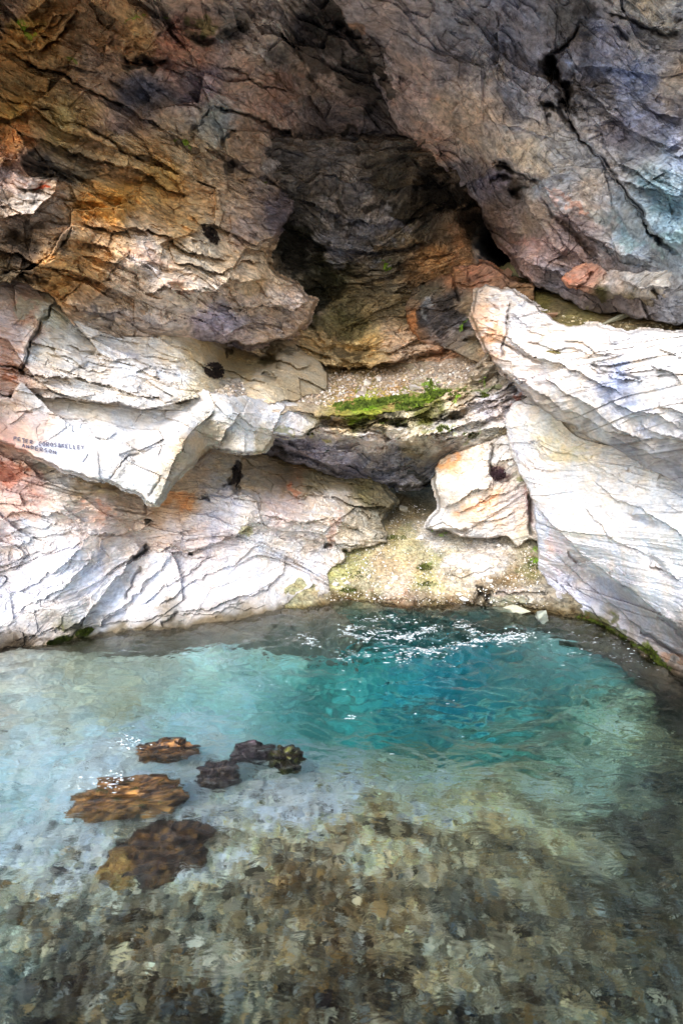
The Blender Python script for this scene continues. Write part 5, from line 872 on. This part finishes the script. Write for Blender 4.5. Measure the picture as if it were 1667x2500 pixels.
# ferns
def frond_mesh(L, bend, np_=9, wd=.30):
    Vs=[]; Fs=[]; off=0
    def pt(t): return np.array([0, -L*t*math.cos(bend*t), L*t*math.sin(bend*(1-.9*t))])
    for k in range(np_):
        t = .12+.86*k/np_; p = pt(t); q = pt(min(1,t+.06)); w_ = wd*L*math.sin(math.pi*min(1,(1-t)*.95+.08))**.8
        for sg in (-1,1):
            tip = p+(q-p)*1.4+np.array([sg*w_, 0, -.12*w_]); m_ = (p+tip)/2; dv = (q-p)*.55
            Vs += [p, m_-dv, tip, m_+dv]; Fs.append((off,off+1,off+2,off+3)); off += 4
    for k in range(6):
        a, b = pt(k/6), pt((k+1)/6); r_ = .008*L+.0008
        Vs += [a+[-r_,0,0], a+[r_,0,0], b+[r_,0,0], b+[-r_,0,0]]; Fs.append((off,off+1,off+2,off+3)); off += 4
    return np_mesh('frond', np.array(Vs), np.array(Fs), smooth=False)
FR = [frond_mesh(1, b, 9, w_) for b, w_ in ((.6,.26),(.9,.30),(.3,.24),(1.2,.22))]
for m_ in FR: m_.materials.append(M_fern)
def fern(px, py, where, size, n, label):
    P, nn = surf(where, px, py)
    r = empty('fern', P+nn*.01); tag(r, label, 'fern', 'small ferns growing from cracks in the rock')
    for k in range(n):
        f_ = bpy.data.objects.new('frond', FR[k % 4]); COL.objects.link(f_); f_.parent = r
        s_ = size*(.6+.5*rng.rand()); f_.scale = (s_,s_,s_)
        f_.rotation_euler = (rng.uniform(-.2,1.3), rng.uniform(-.5,.5), (k-(n-1)/2)*(2.6/n)+rng.uniform(-.2,.2))
for a in ((788,432,'cave_roof',.22,5,'bright hanging fern under the long dark crack, at the top of the shadowed hollow'),
  (62,80,'cave_roof',.15,4,'small fern on the yellow rock in the upper left corner'),(85,93,'cave_roof',.09,3,'tiny fern tuft just below right of the fern on the yellow corner rock'),
  (337,45,'cave_roof',.13,4,'yellowish fern on the orange roof blocks near the top, left of its twin'),(396,42,'cave_roof',.13,4,'green fern right of the red roof blocks near the top edge'),
  (178,140,'cave_roof',.10,3,'small fern in the crack below the yellow corner rock'),(452,342,'cave_roof',.14,5,'low fern in the crack at the left foot of the squared grey roof block'),
  (650,445,'cave_roof',.10,3,'pale thin fern left of the bright hanging fern'),
  (940,640,'cave_back_wall',.22,4,'pale fern alone in the middle of the dark back wall'),
  (1130,790,'rock_buttress',.20,5,'fern on the mottled knob beside the white boulder edge'),
  (900,1000,'scree_ledge',.15,6,'large fern hanging over the moss at the front of the ledge'),(862,975,'scree_ledge',.13,3,'small upright fern behind the moss at the ledge'),
  (1045,935,'scree_ledge',.22,5,'fern growing by the white blocky stone on the ledge'),(1060,950,'scree_ledge',.16,4,'bushy fern just right of the white blocky stone'),
  (1116,962,'broken_strata',.15,4,'low fern in the rock layers to the right of the mossy ledge'),(1180,920,'broken_strata',.12,3,'small fern high in the rock layers near the boulder'),
  (1052,1292,'shore_ground',.24,6,'bright fern under the toe of the orange rock block'),(1080,1300,'shore_ground',.16,4,'darker fern beside the bright one under the orange rock block'),
  (1302,1335,'shore_ground',.22,5,'leafy fern in the corner between shore and white rock'),(1306,1360,'shore_ground',.16,4,'lower of the two ferns in the corner by the white rock'),
  (1232,1080,'boulder_foot',.10,3,'tiny fern at the left edge of the smooth white rock'),(1280,1172,'rock_pillar',.12,3,'small olive fern on the right edge of the orange rock block')):
    fern(*a)

# dark matted clumps stuck to the rock
M_clump = rock_mat('matted_roots', 60, (1,1,1), 0, .01, .9, .5)
def clump(px, py, where, w_, h_, ang, n, label, colr='2A201A'):
    P, nn = surf(where, px, py); Vs=[]; Fs=[]; off=0; mpp = P.y/F; ca, sa = math.cos(math.radians(ang)), math.sin(math.radians(ang))
    for k in range(n):
        a = rng.rand()*6.28; r = rng.rand()**.7*.92; ex, ey = w_*r*math.cos(a), h_*r*math.sin(a)
        Q, n2 = surf(where, px+ex*ca-ey*sa, py+ex*sa+ey*ca)
        v, f = CHIPS[rng.randint(14)]; s_ = (.013+.014*rng.rand())
        R = np.array(Euler((rng.rand()*6, rng.rand()*6, rng.rand()*6)).to_matrix())
        Vs.append((v*np.array([1.1,.7,.6])*s_*.8)@R.T+np.array(Q)+np.array(n2)*(.015+.04*rng.rand()*(1-r))-np.array(P)); Fs.append(f+off); off += len(v)
    V_ = np.vstack(Vs); o = link_mesh('root_clump', np_mesh('root_clump', V_, np.vstack(Fs), np.tile(hx(colr),(len(V_),1)), smooth=False), M_clump)
    o.location = P; return tag(o, label, 'root clump')
clump(512,572,'cave_roof',32,13,52,700,'oval black clump of matted roots on the warm yellow bulge of the left roof')
clump(520,905,'upper_wall',26,19,15,800,'triangular black clump of matted roots in the sandy recess above the white slab')
clump(576,1160,'cave_wall',9,26,-10,420,'thin vertical dark clump hanging below the right part of the slab')
clump(1212,1155,'rock_pillar',22,14,0,420,'dark purplish clump on the cream and orange rock block','38242A')

# the writing on the slab, drawn with a dark pencil: strokes laid on the rock
GL = {'P':[[(0,1),(0,0),(.6,.05),(.65,.35),(0,.5)]],'E':[[(.6,0),(0,0),(0,1),(.6,1)],[(0,.5),(.5,.5)]],'T':[[(0,0),(.8,0)],[(.4,0),(.4,1)]],'R':[[(0,1),(0,0),(.6,.05),(.62,.4),(0,.5),(.65,1)]],
 'C':[[(.6,.1),(.3,0),(.05,.3),(.05,.7),(.3,1),(.6,.9)]],'O':[[(.3,0),(.05,.3),(.05,.7),(.3,1),(.6,.7),(.6,.3),(.3,0)]],'S':[[(.6,.08),(.2,0),(.05,.25),(.5,.6),(.5,.9),(.05,1)]],'&':[[(.7,1),(.1,.3),(.3,0),(.45,.25),(.05,.75),(.3,1),(.65,.6)]],
 'K':[[(0,0),(0,1)],[(.6,0),(0,.55),(.65,1)]],'L':[[(0,0),(0,1),(.6,1)]],'Y':[[(0,0),(.3,.5)],[(.65,0),(.2,1)]],'A':[[(0,1),(.3,0),(.6,1)],[(.12,.6),(.5,.6)]],'N':[[(0,1),(0,0),(.55,1),(.55,0)]],'D':[[(0,0),(0,1),(.5,.8),(.55,.3),(0,0)]],'I':[[(0,0),(0,1)]],' ':[]}
def writing(text, x0, y0, x1, y1, hgt, wd, name, colr, parent, ends=None):
    Vs=[]; Fs=[]; off=0; n = len(text)
    for i, ch in enumerate(text):
        bx = x0+(x1-x0)*i/n; by = y0+(y1-y0)*i/n+rng.uniform(-.6,.6); cw = (x1-x0)/n*.92; hh = hgt*rng.uniform(.9,1.1)
        for st in GL[ch]:
            pts = [(bx+p[0]*cw, by+p[1]*hh) for p in st]; fine_ = []
            for a, b in zip(pts[:-1], pts[1:]):
                m = max(2, int(math.dist(a,b)/2)); fine_ += [(a[0]+(b[0]-a[0])*k/m, a[1]+(b[1]-a[1])*k/m) for k in range(m)]
            fine_.append(pts[-1]); prev = None
            for j, q in enumerate(fine_):
                p_ = fine_[max(0,j-1)]; q_ = fine_[min(len(fine_)-1, j+1)]; dx, dy = q_[0]-p_[0], q_[1]-p_[1]; l_ = math.hypot(dx,dy)+1e-6; nx, ny = -dy/l_*wd/2, dx/l_*wd/2
                for sg in (-1,1):
                    P, _ = surf('rock_slab', q[0]+sg*nx, q[1]+sg*ny); P2, _ = surf('rock_slab', q[0], q[1]); Y_ = min(P.y, P2.y)-.012
                    Vs.append(at(q[0]+sg*nx, q[1]+sg*ny, Y_)[:])
                if j: Fs.append((off-2, off-1, off+1, off))
                off += 2
    m = bpy.data.materials.get('pencil_'+colr) or bpy.data.materials.new('pencil_'+colr); m.use_nodes = True; m.node_tree.nodes['Principled BSDF'].inputs['Base Color'].default_value = (*hx(colr),1); m.node_tree.nodes['Principled BSDF'].inputs['Roughness'].default_value = .9
    o = link_mesh(name, np_mesh(name, np.array(Vs), np.array(Fs), smooth=False), m, parent); return o
w1 = writing('PETER', 35, 1066, 84, 1077, 9, 2.2, 'writing', '565464', slab); w1['label'] = 'dark pencilled word PETER'
w2 = writing('COROS&KELLEY', 96, 1078, 208, 1088, 9.5, 2.2, 'writing', '56566C', slab); w2['label'] = 'dark pencilled letters COROS&KELLEY'
w3 = writing('ANDERSON', 55, 1083, 142, 1102, 9, 2.2, 'writing', '565464', slab); w3['label'] = 'dark pencilled word ANDERSON in the second line'
